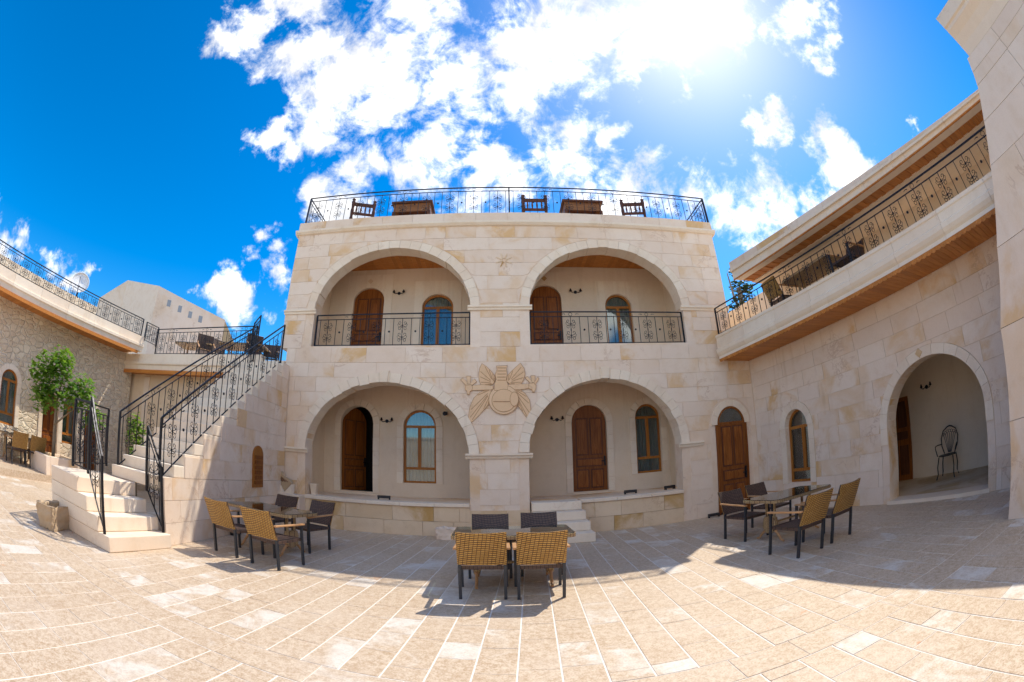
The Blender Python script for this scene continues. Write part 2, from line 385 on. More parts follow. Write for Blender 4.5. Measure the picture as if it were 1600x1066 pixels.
def window(parent, T, a, b, zb, zs, zt, d, name='window', transom=.27, curtain=True, label=None, split=.5, mat='window_wood'):
    fw = .055; A = arc(a, b, zs, zt, 16); B = arc(a+fw, b-fw, zs, zt-fw, 16); m = MB()
    for i in range(16): m.prism([A[i], A[i+1], B[i+1], B[i]], d, d+.07, T)
    m.box((a, d, zb), (a+fw, d+.07, zs), T).box((b-fw, d, zb), (b, d+.07, zs), T).box((a+fw, d, zb), (b-fw, d+.07, zb+fw), T)
    f = m.build(name, mat, parent)
    if label: f['label'] = label
    h = zs-zb; zq = zb+h*transom; xm = a+(b-a)*split
    MB().box((a+fw, d+.004, zq-.035), (b-fw, d+.066, zq+.035), T).build('transom', mat, f)
    MB().box((a+fw, d+.004, zs-.035), (b-fw, d+.066, zs+.035), T).build('transom', mat, f)
    MB().box((xm-.045, d-.004, zq+.035), (xm+.045, d+.062, zs-.035), T).build('mullion', mat, f)
    for (p, q, z0, z1) in ((a+fw, b-fw, zb+fw, zq-.035), (a+fw, xm-.045, zq+.035, zs-.035), (xm+.045, b-fw, zq+.035, zs-.035)):
        MB().box((p-.01, d+.03, z0-.01), (q+.01, d+.036, z1+.01), T).build('pane', 'window_glass', f)
    MB().prism([(a+fw-.01, zs+.03), (b-fw+.01, zs+.03)] + arc(a+fw-.01, b-fw+.01, zs+.03, zt-fw+.01, 12)[::-1], d+.03, d+.036, T).build('pane', 'window_glass', f)
    if curtain:
        n = 26; m = MB(); vs = []
        for i in range(n+1):
            s = a+(b-a)*i/n; dd = d+.13+.018*sin(i*2.1)+.01*sin(i*.9)
            vs += [T(s, dd, zb+.02), T(s, dd, zt)]
        m.add(vs, [(2*i, 2*i+2, 2*i+3, 2*i+1) for i in range(n)]); m.build('curtain', 'curtain', f)
    return f

# ------------------------------------------------------------------ ironwork railing
def spiral(cx, cz, r, a0, turns, sgn, n=9):
    return [(cx+r*(1-.72*i/n)*cos(a0+sgn*turns*2*pi*i/n), 0, cz+r*(1-.72*i/n)*sin(a0+sgn*turns*2*pi*i/n)) for i in range(n+1)]
def scroll_mesh(h):
    m = MB(); q = h/4
    for sx in (-1, 1):
        for k, cz in enumerate((-1.45*q, -.48*q, .48*q, 1.45*q)):
            up = 1 if k % 2 else -1
            pts = spiral(sx*.062, cz, .05, -up*pi/2*1. if sx > 0 else pi+up*pi/2, .95, up*sx)
            m.tube([(sx*.004, 0, cz-up*q*.45)] + pts, .0065, 3, caps=False)
        for cz in (-q, q):
            m.tube([(sx*.006, 0, cz-.05), (sx*.10, 0, cz-.03), (sx*.125, 0, cz+.03), (sx*.09, 0, cz+.055), (sx*.075, 0, cz+.03)], .0065, 3, caps=False)
    for cz in (-q, 0, q): m.tube([(0, 0, cz-.03), (0, 0, cz), (0, 0, cz+.03)], .013, 5)
    return m.mesh('scroll', 'iron')
SCROLLS = {}
DISC = None
def railing(label, p0, p1, h, period=.62, phase=0., end_posts=True, name='iron_railing', group=None, post_h=0., bottom=True, extra_posts=()):
    """wrought-iron railing from foot p0 to foot p1 (may slope): handrail, second rail, foot rail, posts, bars, scrolls and boss discs"""
    global DISC
    p0, p1 = Vector(p0), Vector(p1); L = Vector((p1.x-p0.x, p1.y-p0.y, 0)).length; rz = atan2(p1.y-p0.y, p1.x-p0.x); sl = (p1.z-p0.z)/L
    r = thing(name, label, 'railing', p0, rz, group)
    g = .125 if h > .7 else .08
    lo = .05
    def rail(z, rr, nm): MB().tube([(0, 0, z), (L, 0, z+sl*L)], rr, 4).build(nm, 'iron', r)
    rail(h, .019, 'handrail'); rail(h-g, .012, 'rail')
    if bottom: rail(lo, .013, 'rail')
    for s in ([0, L] if end_posts else []) + list(extra_posts):
        MB().box((s-.018, -.018, sl*s), (s+.018, .018, sl*s+h+post_h)).build('post', 'iron', r)
    key = round(h-g-lo, 2)
    if key not in SCROLLS: SCROLLS[key] = scroll_mesh(min(.62, (key-.04)*.96))
    if DISC is None: DISC = MB().lathe([(.0, -.012), (.026, -.008), (.026, .008), (.0, .012)], 8, lambda x, y, z: (x, z, y)).mesh('boss', 'iron')
    bar = MB().box((-.0065, -.0065, lo), (.0065, .0065, h-g)).mesh('baluster', 'iron')
    n = max(1, round(L/period)); P = L/n; mid = (lo+h-g)/2
    for i in range(n):
        x = i*P
        for k, fx in enumerate((.16, .5, .84)):
            s = x+fx*P; link('baluster', bar, r, (s, 0, sl*s))
        s = x+.5*P; link('scroll', SCROLLS[key], r, (s, 0, sl*s+mid))
        s = x+P if i < n-1 else None
        if s: link('boss', DISC, r, (s, 0, sl*s+mid))
        if i % 3 == 1:                                       # ring and leaves in the frieze
            s = x+.5*P; m = MB(); zc = h-g/2+sl*s
            m.tube([(s+.045*cos(a), 0, zc+.045*sin(a)) for a in [2*pi*j/10 for j in range(11)]], .006, 3, caps=False)
            m.build('frieze_ring', 'iron', r)
            for q in (-1, 1): MB().tube([(s+q*.13, 0, zc+sl*q*.13), (s+q*.17, 0, zc+sl*q*.17+.012), (s+q*.22, 0, zc+sl*q*.22)], .010, 4, r1=.003).build('frieze_leaf', 'iron', r)
    return r

# ================================================================== SETTING: ground
terr = MB().add([(-400, -300, -.06), (400, -300, -.06), (400, 900, -.06), (-400, 900, -.06)], [(0, 1, 2, 3)]).build('terrain', 'terrain'); terr['kind'] = 'structure'
GA = R(4.3)
def uw(u, w): return (u*cos(GA)+w*sin(GA), -u*sin(GA)+w*cos(GA))
floor = MB().add([(-14.2, -3.5, -.004), (9.5, -3.5, -.004), (9.5, 11.5, -.004), (-14.2, 11.5, -.004)], [(0, 1, 2, 3)]).build('courtyard_floor', 'mortar'); floor['kind'] = 'structure'
def pavers():
    ROW, B0, B1 = .322, 2.42, 2.78
    L = []
    def put(u0, u1, w0, w1):
        g, k_ = (.0078, .0035) if u1-u0 < .33 else (.0035, .007); c = [uw(u0+g, w0+k_), uw(u1-g, w0+k_), uw(u1-g, w1-k_), uw(u0+g, w1-k_)]
        cx, cy = sum(p[0] for p in c)/4, sum(p[1] for p in c)/4
        if -13.9 < cx < 7.9+max(0, (10-cy)*.14) and -3.2 < cy < 10.2: L.append((cx, cy, c))
    for k in range(-50, 36):
        u0 = .2+ROW*k; u1 = u0+ROW
        for wa, wb in ((B1, 12.), (B0, -4.5)):
            w = wa; sg = 1 if wb > wa else -1
            w += 0
            first = True
            while (wb-w)*sg > 0:
                ln = rnd.uniform(.34, .78)*(rnd.uniform(.3, 1) if first else 1); first = False
                put(u0, u1, min(w, w+sg*ln), max(w, w+sg*ln)); w += sg*ln
    u = -16.
    while u < 12:
        ln = rnd.uniform(.5, .9); put(u, u+ln, B0, B1); u += ln
    def seen(c):                                             # how large a paver shows in the picture
        d = Vector((c[0], c[1], -HCAM)); r = d.length; dn = d/r; th = math.acos(dn.dot(FW)); rr = 2*687*sin(th/2)
        a, b = dn.dot(RX), dn.dot(UP); h = math.hypot(a, b); x, y = 800+rr*a/h, 533-rr*b/h
        return (HCAM/r**3) if (-20 < x < 1620 and y < 1090) else 0
    L.sort(key=seen, reverse=True)
    rest = MB()
    for i, (cx, cy, c) in enumerate(L):
        dz = rnd.uniform(-.0015, .0015)
        vs = [(x, y, -.03) for x, y in c] + [(x, y, -.002+dz) for x, y in c] + [(x+(cx-x)*.012, y+(cy-y)*.012, dz) for x, y in c]
        fs = [(j, (j+1) % 4, (j+1) % 4+4, j+4) for j in range(4)] + [(j+4, (j+1) % 4+4, (j+1) % 4+8, j+8) for j in range(4)] + [(8, 9, 10, 11)]
        if i < 295: MB().add(vs, fs).build('paver', 'paver', floor)
        else: rest.add(vs, fs)
    o = rest.build('paver_field', 'paver', floor); o['kind'] = 'stuff'
pavers()

rear = thing('courtyard_wall', 'plain pale stone wall closing the courtyard opposite the main building', 'wall', (-2, -7.2, 0)); 
for i in range(8): MB().box((-12+i*2.6, 0, 0), (-9.41+i*2.6, .5, 3.6)).build('wall_panel', 'limestone', rear)
MB().box((-12.05, -.05, 3.602), (8.8, .55, 3.75)).build('coping', 'limestone_trim', rear)
# ================================================================== MAIN BUILDING
F = frame((0, 10, 0), (1, 0, 0), (0, 1, 0))
mb_ = thing('main_building', 'two-storey limestone building with four wide arches and a railed roof terrace', 'building', (.3, 10, 0))
def M(b, name, mat, bev=0., **k): return wparent(b.build(name, mat, None, bev=bev, **k), mb_)
class Under:                                                 # parent proxy: world-space meshes under an Empty
    pass
XL0, XL1, XU0, XU1, ZM, ZP = -5.42, 6.95, -5.62, 6.30, 4.45, 7.78
LOW = [(-4.68, -.63, 0., 1.92, 3.60), (.71, 4.45, 0., 1.95, 3.64)]
UPP = [(-4.72, -.61, 4.5, 5.47, 7.17), (.82, 4.88, 4.5, 5.47, 7.15)]
_link = link
def root_link(name, data, parent=None, loc=None, rz=0.):
    """parts of a big fixed thing are modelled in world space, whatever the place of its Empty"""
    o = _link(name, data, None, loc, rz)
    if parent is not None:
        o.parent = parent
        if parent.type == 'EMPTY' and parent.get('fixed'): o.matrix_parent_inverse = parent_world(parent).inverted()
    return o
def parent_world(p): return Matrix.Translation(Vector(p.location)) @ Matrix.Rotation(p.rotation_euler.z, 4, 'Z')
link = root_link
mb_['fixed'] = 1
m = MB()
arch_wall(m, F, XL0, XL1, 0, ZM, .012, .45, LOW)
M(m, 'wall', 'limestone')
m = MB(); arch_wall(m, F, XU0, XU1, ZM, ZP, .012, .45, UPP); M(m, 'wall', 'limestone')
for a_, b_ in (((XU0, .45, ZM), (XU0+.3, 5.2, ZP)), ((XU1-.3, .45, ZM), (XU1, 5.2, ZP)), ((XL0, .45, 0), (XL0+.3, 5.2, ZM)), ((XL1-.3, .45, 0), (XL1, 5.2, ZM))): M(MB().box(a_, b_, F), 'side_wall', 'limestone')
RW = .22
blocks(mb_, F, XL0, 6.74, 0., ZM, LOW+[(5.50, 6.36, 0, 2.34, 2.78)], .372, .82, 'limestone', ring=RW)
blocks(mb_, F, XU0, XU1, ZM, ZP, UPP, .37, .85, 'limestone', ring=RW+.02)
for (a, b, zb, zs, zt) in LOW: ring_stones(mb_, F, a, b, zs, zt, RW, -.035, .40, 25, 'limestone_trim', e=.03)
for (a, b, zb, zs, zt) in UPP: ring_stones(mb_, F, a, b, zs, zt, RW, -.03, .40, 23, 'limestone_trim', e=.03)
for (a, b, z, d) in ((XL0-.02, -4.60, 1.92, .10), (-.72, .80, 1.92, .10), (4.37, 5.05, 1.95, .09), (XU0-.02, -4.66, 5.47, .07), (-.68, .89, 5.47, .07), (4.80, XU1+.03, 5.47, .07)):
    M(MB().prism([(0, z-.10), (-.4*d, z-.10), (-.55*d, z-.05), (-d, z-.03), (-d, z+.015), (0, z+.015)], a, b, lambda s, dd, z_: (dd, 10+s, z_)), 'impost', 'limestone_trim')
# keystone of the lower arches, and the rosette
for xc, z in ((-2.655, 3.60), (2.58, 3.64)):
    M(MB().prism([(xc-.075, z-.01), (xc+.075, z-.01), (xc+.11, z+.27), (xc-.11, z+.27)], -.06, .2, F), 'keystone', 'limestone_trim')
st = MB()
for i in range(8):
    a0 = 2*pi*i/8; st.prism([(.22+.05*cos(a0), 6.73+.05*sin(a0)), (.22+.19*cos(a0+.28), 6.73+.19*sin(a0+.28)), (.22+.22*cos(a0+.39), 6.73+.22*sin(a0+.39)), (.22+.05*cos(a0+.7), 6.73+.05*sin(a0+.7))], -.018, .02, F)
M(st, 'rosette', 'limestone_stained')
# cornice, parapet
M(MB().prism([(.01, ZP-.02), (-.05, ZP), (-.10, ZP+.06), (-.10, ZP+.12), (.3, ZP+.12), (.3, ZP-.02)], XU0-.10, XU1+.10, lambda s, dd, z: (dd, 10+s, z)), 'cornice', 'limestone_trim')
for i in range(14):
    x0 = XU0-.04+i*(XU1-XU0+.08)/14; x1 = x0+(XU1-XU0+.08)/14
    M(MB().box((x0+.003, -.035+rnd.uniform(-.003, .003), ZP+.122), (x1-.003, .32, 8.18+rnd.uniform(-.004, .004)), F), 'parapet_stone', 'limestone')
for a_, b_ in ((XU0-.03, XU0+.3), (XU1-.3, XU1+.03)): M(MB().box((a_, .321, 7.6), (b_, 6, 8.17), F), 'parapet', 'limestone')
M(MB().box((XU0+.3, .33, 7.62), (XU1-.3, 6, 7.95), F), 'roof_deck', 'asphalt_roof')
# porches: decks, ceilings, inner walls
B = frame((0, 11.9, 0), (1, 0, 0), (0, 1, 0))
DL = [(-4.43, -3.45, .86, 2.80, 3.29), (-2.57, -1.66, 1.17, 2.74, 3.20), (2.04, 3.02, .87, 2.80, 3.28), (3.88, 4.65, 1.26, 2.86, 3.24)]
DU = [(-4.31, -3.33, 4.5, 6.45, 6.88), (-2.15, -1.23, 4.52, 6.22, 6.62), (.98, 1.93, 4.5, 6.42, 6.87), (3.25, 4.08, 4.52, 6.20, 6.60)]
m = MB(); arch_wall(m, B, -5.1, 6.4, .0, 4.0, 0, .28, DL); M(m, 'porch_wall', 'cream_plaster')
m = MB(); arch_wall(m, B, -5.3, 6.0, 4.2, 7.6, 0, .28, DU); M(m, 'porch_wall', 'cream_plaster')
for a_, b_, z_, y_ in ((-5.1, -4.95, 0, 4.1), (4.9, 5.1, 0, 4.1), (-5.3, -5.1, 4.5, 7.6), (5.2, 5.4, 4.5, 7.6), (-.2, .5, 4.5, 7.6), (-.2, .45, 0, 4.1)): M(MB().box((a_, .45, z_), (b_, 1.9, y_), F), 'porch_side_wall', 'cream_plaster')
M(MB().box((-5.2, .20, 4.02), (5.2, 2.0, 4.47), F), 'gallery_floor', 'limestone')
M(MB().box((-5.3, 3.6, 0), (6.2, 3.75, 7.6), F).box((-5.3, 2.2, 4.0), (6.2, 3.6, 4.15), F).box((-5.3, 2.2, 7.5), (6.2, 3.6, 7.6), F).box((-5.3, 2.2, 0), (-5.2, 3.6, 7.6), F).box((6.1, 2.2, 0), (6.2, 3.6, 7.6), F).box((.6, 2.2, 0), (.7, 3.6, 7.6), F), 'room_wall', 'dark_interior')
M(MB().box((-3.45, 2.9, 1.9), (-2.7, 3.0, 2.55), F), 'curtain', 'red_fabric')
brd = MB().box((-.058, 0, 0), (.058, 1.42, .02)).mesh('ceiling_board', 'soffit_wood')
for zc, x0, x1 in ((7.47, -5.08, -.24), (7.47, .54, 5.18), (3.92, -4.9, -.24), (3.92, .5, 4.88)):
    n = int((x1-x0)/.12)
    for i in range(n): link('ceiling_board', brd, mb_, (x0+.06+i*.12, 10.462, zc))
M(MB().box((-5.1, .452, 7.495), (5.2, 1.88, 7.6), F).box((-4.95, .452, 3.945), (4.9, 1.88, 4.015), F), 'ceiling', 'dark_wood')
# podium of the porches with the ledge at the left, steps at the right
M(MB().box((-4.9, .02, -.02), (-.62, 1.9, .775), F).box((1.86, .02, -.02), (4.95, 1.9, .80), F).box((.70, .35, -.02), (1.86, 1.9, .80), F), 'podium', 'limestone')
blocks(mb_, F, -4.67, -.64, 0., .70, [], .35, .9, 'limestone_stained', d0=-.02, d1=.03)
blocks(mb_, F, 1.86, 4.44, 0., .72, [], .36, .9, 'limestone_stained', d0=-.02, d1=.03)
def slabs(x0, x1, y0, y1, z, th, n, mat='limestone_trim', name='coping'):
    w = (x1-x0)/n
    for i in range(n): M(MB().box((x0+i*w+.003, y0, z-th), (x0+(i+1)*w-.003, y1, z+rnd.uniform(-.002, .002))), name, mat, bev=.008)
slabs(-4.67, -.64, 9.94, 10.5, .785, .085, 5); slabs(1.87, 4.44, 9.94, 10.5, .81, .085, 3)
M(MB().box((-5.46, -.35, -.02), (-4.67, .0, .70), F), 'ledge', 'limestone'); slabs(-5.47, -4.66, 9.62, 9.995, .775, .074, 1)
for i in range(4):
    y0 = 8.72+.33*i if i else 8.72
    M(MB().box((.74, y0, .20*i+.002), (1.84+.03*(3-i), 10.4, .20*(i+1)-.002)), 'step', 'limestone_trim', bev=.012)
# plinth stones at the foot of the middle pier
blocks(mb_, F, -.66, .72, 0, .62, [], .31, .7, 'limestone_stained', d0=-.015, d1=.03)
# doors, windows, their stone surrounds
door(mb_, B, *DL[0], .10, hinge=R(60), label='panelled wooden door standing ajar in the porch by the staircase')
door(mb_, B, *DL[2], .08, label='closed panelled wooden door at the head of the steps')
door(mb_, B, *DU[0], .08); door(mb_, B, *DU[2], .08)
window(mb_, B, *DL[1], .09, transom=.26, split=.48); window(mb_, B, *DL[3], .09, transom=.27)
window(mb_, B, *DU[1], .09, transom=.30, curtain=False); window(mb_, B, *DU[3], .09, transom=.30, curtain=False)
for i in (1, 3):
    (a, b, zb, zs, zt) = DU[i]; M(MB().box((a, .20, zb), (b, .21, zt), B), 'blind', 'curtain')
for i, (a, b, zb, zs, zt) in enumerate(DL):
    ring_stones(mb_, B, a, b, zs, zt, .19, -.034, .06, 7 if i in (1, 3) else 9, 'limestone_trim', 'surround_stone', gap=.006)
    jamb_stones(mb_, B, a, b, zb-.02, zs, .19, -.034, .06, 5, 'limestone_trim', 'surround_stone', gap=.006)
    if i in (0, 2): M(MB().prism([((a+b)/2+p, zt+.10+q) for p, q in ((0, -.085), (.085, 0), (0, .085), (-.085, 0))], -.035, 0, B), 'diamond', 'limestone_stained')
for i, (a, b, zb, zs, zt) in enumerate(DU):
    ztop = zt+.42
    w = .24
    for (p, q, z0, z1) in ((a-w, a-.002, zb, ztop), (b+.002, b+w, zb, ztop)): M(MB().box((p, -.02, z0), (q, .05, z1), B), 'surround', 'limestone_trim')
    A = arc(a, b, zs, zt, 14); mm = MB()
    for k in range(14): mm.prism([A[k], A[k+1], (A[k+1][0], ztop), (A[k][0], ztop)], -.02, .05, B)
    M(mm, 'surround', 'limestone_trim')
    if i in (0, 2): M(MB().prism([((a+b)/2+p, zt+.21+q) for p, q in ((0, -.085), (.085, 0), (0, .085), (-.085, 0))], -.035, 0, B), 'diamond', 'limestone_stained')
# side door in the corner with the gallery wing
(a, b, zb, zs, zt) = (5.50, 6.36, .06, 2.32, 2.78)
ring_stones(mb_, F, a, b, zs, zt, .17, -.03, .05, 7, 'limestone_trim', 'surround_stone')
m = MB(); A = arc(a-.02, b+.02, zs, zt+.02, 16)
M(MB().prism([(a-.03, 0), (b+.03, 0)] + [(b+.03, zs)] + A[::-1] + [(a-.03, zs)], .0105, .0118, F), 'door_recess_shade', 'dark_interior')  # thin dark sheet on the wall face, painting the shade of a recess
door(mb_, F, a, b, zb, zs, zt, -.02, glass_top=True, label='wooden side door with arched fanlight beside the gallery wing')
M(MB().box((a-.055, -.035, 0), (a-.002, .012, zs), F).box((b+.002, -.035, 0), (b+.055, .012, zs), F), 'door_frame', 'door_wood')
# carved winged emblem over the middle pier
def emb(pts, d0, d1, name='emblem_piece'):                    # outline in the plane of the facade
    P = []
    for x, y in pts:
        d = ray(680+x/7.105, 540+y/7.105); q = d*(10/d.y); P.append((q.x, q.z+HCAM))
    return MB().prism(P, -d1, -d0, F), P
EM = [('wing', [(520, 205), (570, 240), (620, 290), (655, 335), (665, 380), (640, 430), (580, 440), (510, 440), (490, 380), (487, 310), (497, 255)], .03),
      ('wing', [(945, 200), (985, 260), (995, 320), (975, 390), (945, 430), (830, 430), (795, 400), (800, 340), (840, 300), (890, 250)], .03),
      ('wing', [(620, 490), (560, 495), (490, 530), (430, 590), (390, 680), (372, 780), (370, 865), (420, 840), (490, 770), (570, 680), (595, 640), (610, 560)], .03),
      ('wing', [(865, 490), (940, 490), (1000, 540), (1045, 610), (1058, 700), (1055, 830), (1000, 780), (960, 720), (915, 660), (905, 580)], .03),
      ('arm', [(405, 450), (520, 440), (640, 450), (640, 490), (520, 495), (405, 500)], .036), ('arm', [(800, 440), (945, 430), (1050, 430), (1050, 475), (945, 490), (800, 490)], .036),
      ('hand', [(340, 450), (400, 440), (415, 470), (405, 500), (385, 510), (380, 545), (358, 540), (355, 510), (335, 490)], .042), ('hand', [(1040, 430), (1090, 420), (1118, 450), (1110, 490), (1100, 515), (1080, 515), (1075, 490), (1040, 480)], .042)]
for q in ([(285, 385), (310, 362), (372, 430), (350, 450)], [(350, 345), (395, 345), (388, 442), (362, 442)], [(435, 375), (458, 405), (402, 450), (382, 430)], [(1000, 362), (1028, 348), (1090, 425), (1062, 430)], [(1062, 340), (1108, 340), (1098, 424), (1074, 424)], [(1138, 352), (1146, 378), (1110, 432), (1092, 418)]): EM.append(('finger', q, .034))
EM += [('disc', [(760+162*cos(2*pi*i/24), 605+158*sin(2*pi*i/24)) for i in range(24)], .046), ('body', [(660, 440), (680, 380), (668, 330), (690, 270), (680, 235), (800, 230), (788, 270), (796, 330), (785, 380), (805, 440), (800, 500), (660, 500)], .051),
       ('disc_boss', [(760+128*cos(2*pi*i/24), 615+122*sin(2*pi*i/24)) for i in range(24)], .060), ('shield', [(876+44*cos(2*pi*i/16), 600+76*sin(2*pi*i/16)) for i in range(16)], .070)]
for nm, pts, dp in EM:
    M(emb(pts, -.02, dp)[0], 'emblem_'+nm, 'relief_stone')
    mx_, my_ = sum(p[0] for p in pts)/len(pts), sum(p[1] for p in pts)/len(pts)
    M(emb([(x+(x-mx_)/max(1, math.hypot(x-mx_, y-my_))*6, y+(y-my_)/max(1, math.hypot(x-mx_, y-my_))*6) for x, y in pts], -.02, dp-.004)[0], 'emblem_groove', 'groove')  # slightly larger plate behind, its dark rim painted as shaded outline
for w_, hub in ((EM[0][1], (650, 420)), (EM[1][1], (810, 415)), (EM[2][1], (640, 480)), (EM[3][1], (860, 480))):   # feather lines: raised strips in the painted groove shade
    n_ = len(w_); far = sorted(w_, key=lambda p: -math.hypot(p[0]-hub[0], p[1]-hub[1]))[:7]
    for k in range(9):
        a_ = w_[(k*n_//9) % n_]; b_ = w_[(k*n_//9+1) % n_]; e_ = ((a_[0]+b_[0])/2, (a_[1]+b_[1])/2)
        dx, dy = e_[0]-hub[0], e_[1]-hub[1]; l_ = math.hypot(dx, dy)
        if l_ < 60: continue
        nx, ny = -dy/l_*3.5, dx/l_*3.5; q0 = (hub[0]+dx*.22, hub[1]+dy*.22); q1 = (hub[0]+dx*.93, hub[1]+dy*.93)
        M(emb([(q0[0]-nx, q0[1]-ny), (q1[0]-nx, q1[1]-ny), (q1[0]+nx, q1[1]+ny), (q0[0]+nx, q0[1]+ny)], .0301, .0325)[0], 'emblem_feather', 'groove')
for k in range(5): M(emb([(690, 250+34*k), (785, 250+34*k), (785, 258+34*k), (690, 258+34*k)], .0511, .055)[0], 'emblem_band', 'groove')
M(emb([(645, 622), (830, 622), (830, 632), (645, 632)], .0601, .066)[0], 'emblem_band', 'groove')
# balcony and roof railings
railing('iron railing across the upper arch by the staircase', (-4.66, 10.12, 4.50), (-.63, 10.12, 4.50), .86, group='railings in the upper arches')
railing('iron railing across the upper arch by the gallery wing', (.84, 10.12, 4.50), (4.86, 10.12, 4.50), .86, group='railings in the upper arches')
railing('long iron railing along the front of the roof terrace', (-5.56, 10.10, 8.18), (6.36, 10.10, 8.18), .96, period=.66, extra_posts=(5.95,))
railing('iron railing along the roof terrace side above the stairs', (-5.56, 10.14, 8.18), (-5.56, 15.6, 8.18), .96)
railing('iron railing along the roof terrace side next to the gallery wing', (6.36, 10.14, 8.18), (6.36, 15.6, 8.18), .96)

# ================================================================== RIGHT WING
WS, WD = Vector((.14, -1, 0)).normalized(), Vector((1, .14, 0)).normalized()
W = frame((6.75, 10, 0), WS, WD)
rw = thing('gallery_wing', 'limestone wing with a timber-lined gallery, arched niche and long roof', 'building', (7.3, 6, 0)); rw['fixed'] = 1
def RWp(b, name, mat, bev=0., **k): return b.build(name, mat, rw, bev=bev, **k)
OPW = [(1.14, 1.94, .62, 1.95, 2.38), (4.30, 6.72, .0, 1.50, 2.60)]
m = MB(); arch_wall(m, W, -.3, 10.5, 0, 4.6, .012, .42, OPW); RWp(m, 'wall', 'limestone')
blocks(rw, W, .02, 8.4, 0, 3.93, OPW, .36, .95, 'limestone', ring=.19)
for (a, b, zb, zs, zt), n in zip(OPW, (7, 13)): ring_stones(rw, W, a, b, zs, zt, .185, -.03, .3, n, 'limestone_trim', 'surround_stone' if n == 7 else 'voussoir')
jamb_stones(rw, W, OPW[0][0], OPW[0][1], .6, 1.95, .185, -.012, .05, 4, 'limestone_trim', 'surround_stone')
jamb_stones(rw, W, OPW[1][0], OPW[1][1], 1.18, 1.5, .185, -.028, .05, 1, 'limestone_trim', 'voussoir')
jamb_stones(rw, W, OPW[1][0], OPW[1][1], 0, 1.18, .185, -.004, .05, 3, 'limestone', 'jamb_stone')
RWp(MB().prism([(5.36+p, 2.70+q) for p, q in ((0, -.09), (.09, 0), (0, .09), (-.09, 0))], -.05, 0, W), 'diamond', 'limestone_stained')
window(rw, W, 1.14, 1.94, .62, 1.95, 2.38, .14, transom=.22, split=.62)
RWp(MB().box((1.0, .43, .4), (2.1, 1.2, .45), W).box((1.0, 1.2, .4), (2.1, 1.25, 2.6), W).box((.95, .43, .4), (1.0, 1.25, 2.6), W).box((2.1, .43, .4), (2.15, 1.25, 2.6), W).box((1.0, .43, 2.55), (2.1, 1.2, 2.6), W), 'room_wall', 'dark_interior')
# niche behind the arch: floor, walls, wooden door
RWp(MB().box((2.6, .42, -.02), (7.6, 2.9, .06), W), 'niche_floor', 'limestone_stained')
RWp(MB().box((2.45, 2.75, 0), (7.7, 2.9, 3.3), W).box((2.45, .421, 0), (2.65, 2.9, 3.3), W).box((7.5, .421, 0), (7.7, 2.9, 3.3), W).box((2.45, .421, 3.2), (7.7, 2.9, 3.35), W), 'niche_wall', 'cream_plaster')
RWp(MB().box((4.25, -.05, -.01), (6.77, .43, .065), W), 'threshold', 'limestone_trim')
dn = RWp(MB().box((2.70, 2.69, .06), (3.52, 2.745, 2.15), W), 'niche_door', 'door_wood')
for a_, b_, z0_, z1_ in ((2.78, 3.08, .2, .95), (3.14, 3.44, .2, .95), (2.78, 3.44, 1.1, 1.3), (2.78, 3.08, 1.4, 2.05), (3.14, 3.44, 1.4, 2.05)): MB().box((a_, 2.665, z0_), (b_, 2.689, z1_), W).build('panel', 'dark_wood', dn)
# gallery: timber soffit, moulded stone front
GE = -1.07
RWp(MB().box((.0, GE+.03, 3.99), (10.5, .012, 4.42), W), 'gallery_floor', 'limestone')
sb = MB().box((-.056, GE+.02, 3.955), (.056, -.006, 3.985), lambda s, d, z: (WS*s+WD*d+Vector((0, 0, z)))).mesh('soffit_board', 'soffit_wood')
for i in range(72):
    p = W(.07+i*.12, 0, 0); link('soffit_board', sb, rw, (p.x, p.y, 0))
wave = [(GE+.0, 3.90)]
for i in range(88):                                          # scalloped edge board
    s0 = .02+i*.12
    RWp(MB().prism([(s0, 3.99), (s0, 3.935), (s0+.03, 3.915), (s0+.06, 3.908), (s0+.09, 3.915), (s0+.119, 3.935), (s0+.119, 3.99)], GE+.0, GE+.022, W), 'scallop', 'soffit_wood') if i < 72 else None
for i in range(9):
    s0, s1 = i*1.17, (i+1)*1.17
    RWp(MB().prism([(0, 3.992), (.02, 4.06), (-.02, 4.10), (-.05, 4.16), (-.05, 4.24), (0, 4.27), (0, 4.54), (-.02, 4.56), (-.02, 4.62), (.25, 4.62), (.25, 3.992)], s0+.003, s1-.003, lambda s, dd, z: W(dd, GE+s, z-(.018*dd if z > 4.4 else 0))), 'parapet_stone', 'limestone_trim')
RWp(MB().box((-.05, GE+.25, 4.42), (0, .9, 4.55), W), 'gallery_end', 'limestone')
m = MB(); arch_wall(m, W, -1.5, 10.5, 4.42, 5.9, .75, .95, [(5.35, 6.35, 4.42, 4.85, 5.25)]); RWp(m, 'upper_wall', 'cream_plaster')
RWp(MB().box((5.3, 1.0, 4.42), (6.4, 1.05, 5.3), W), 'upper_door', 'carved_wood')
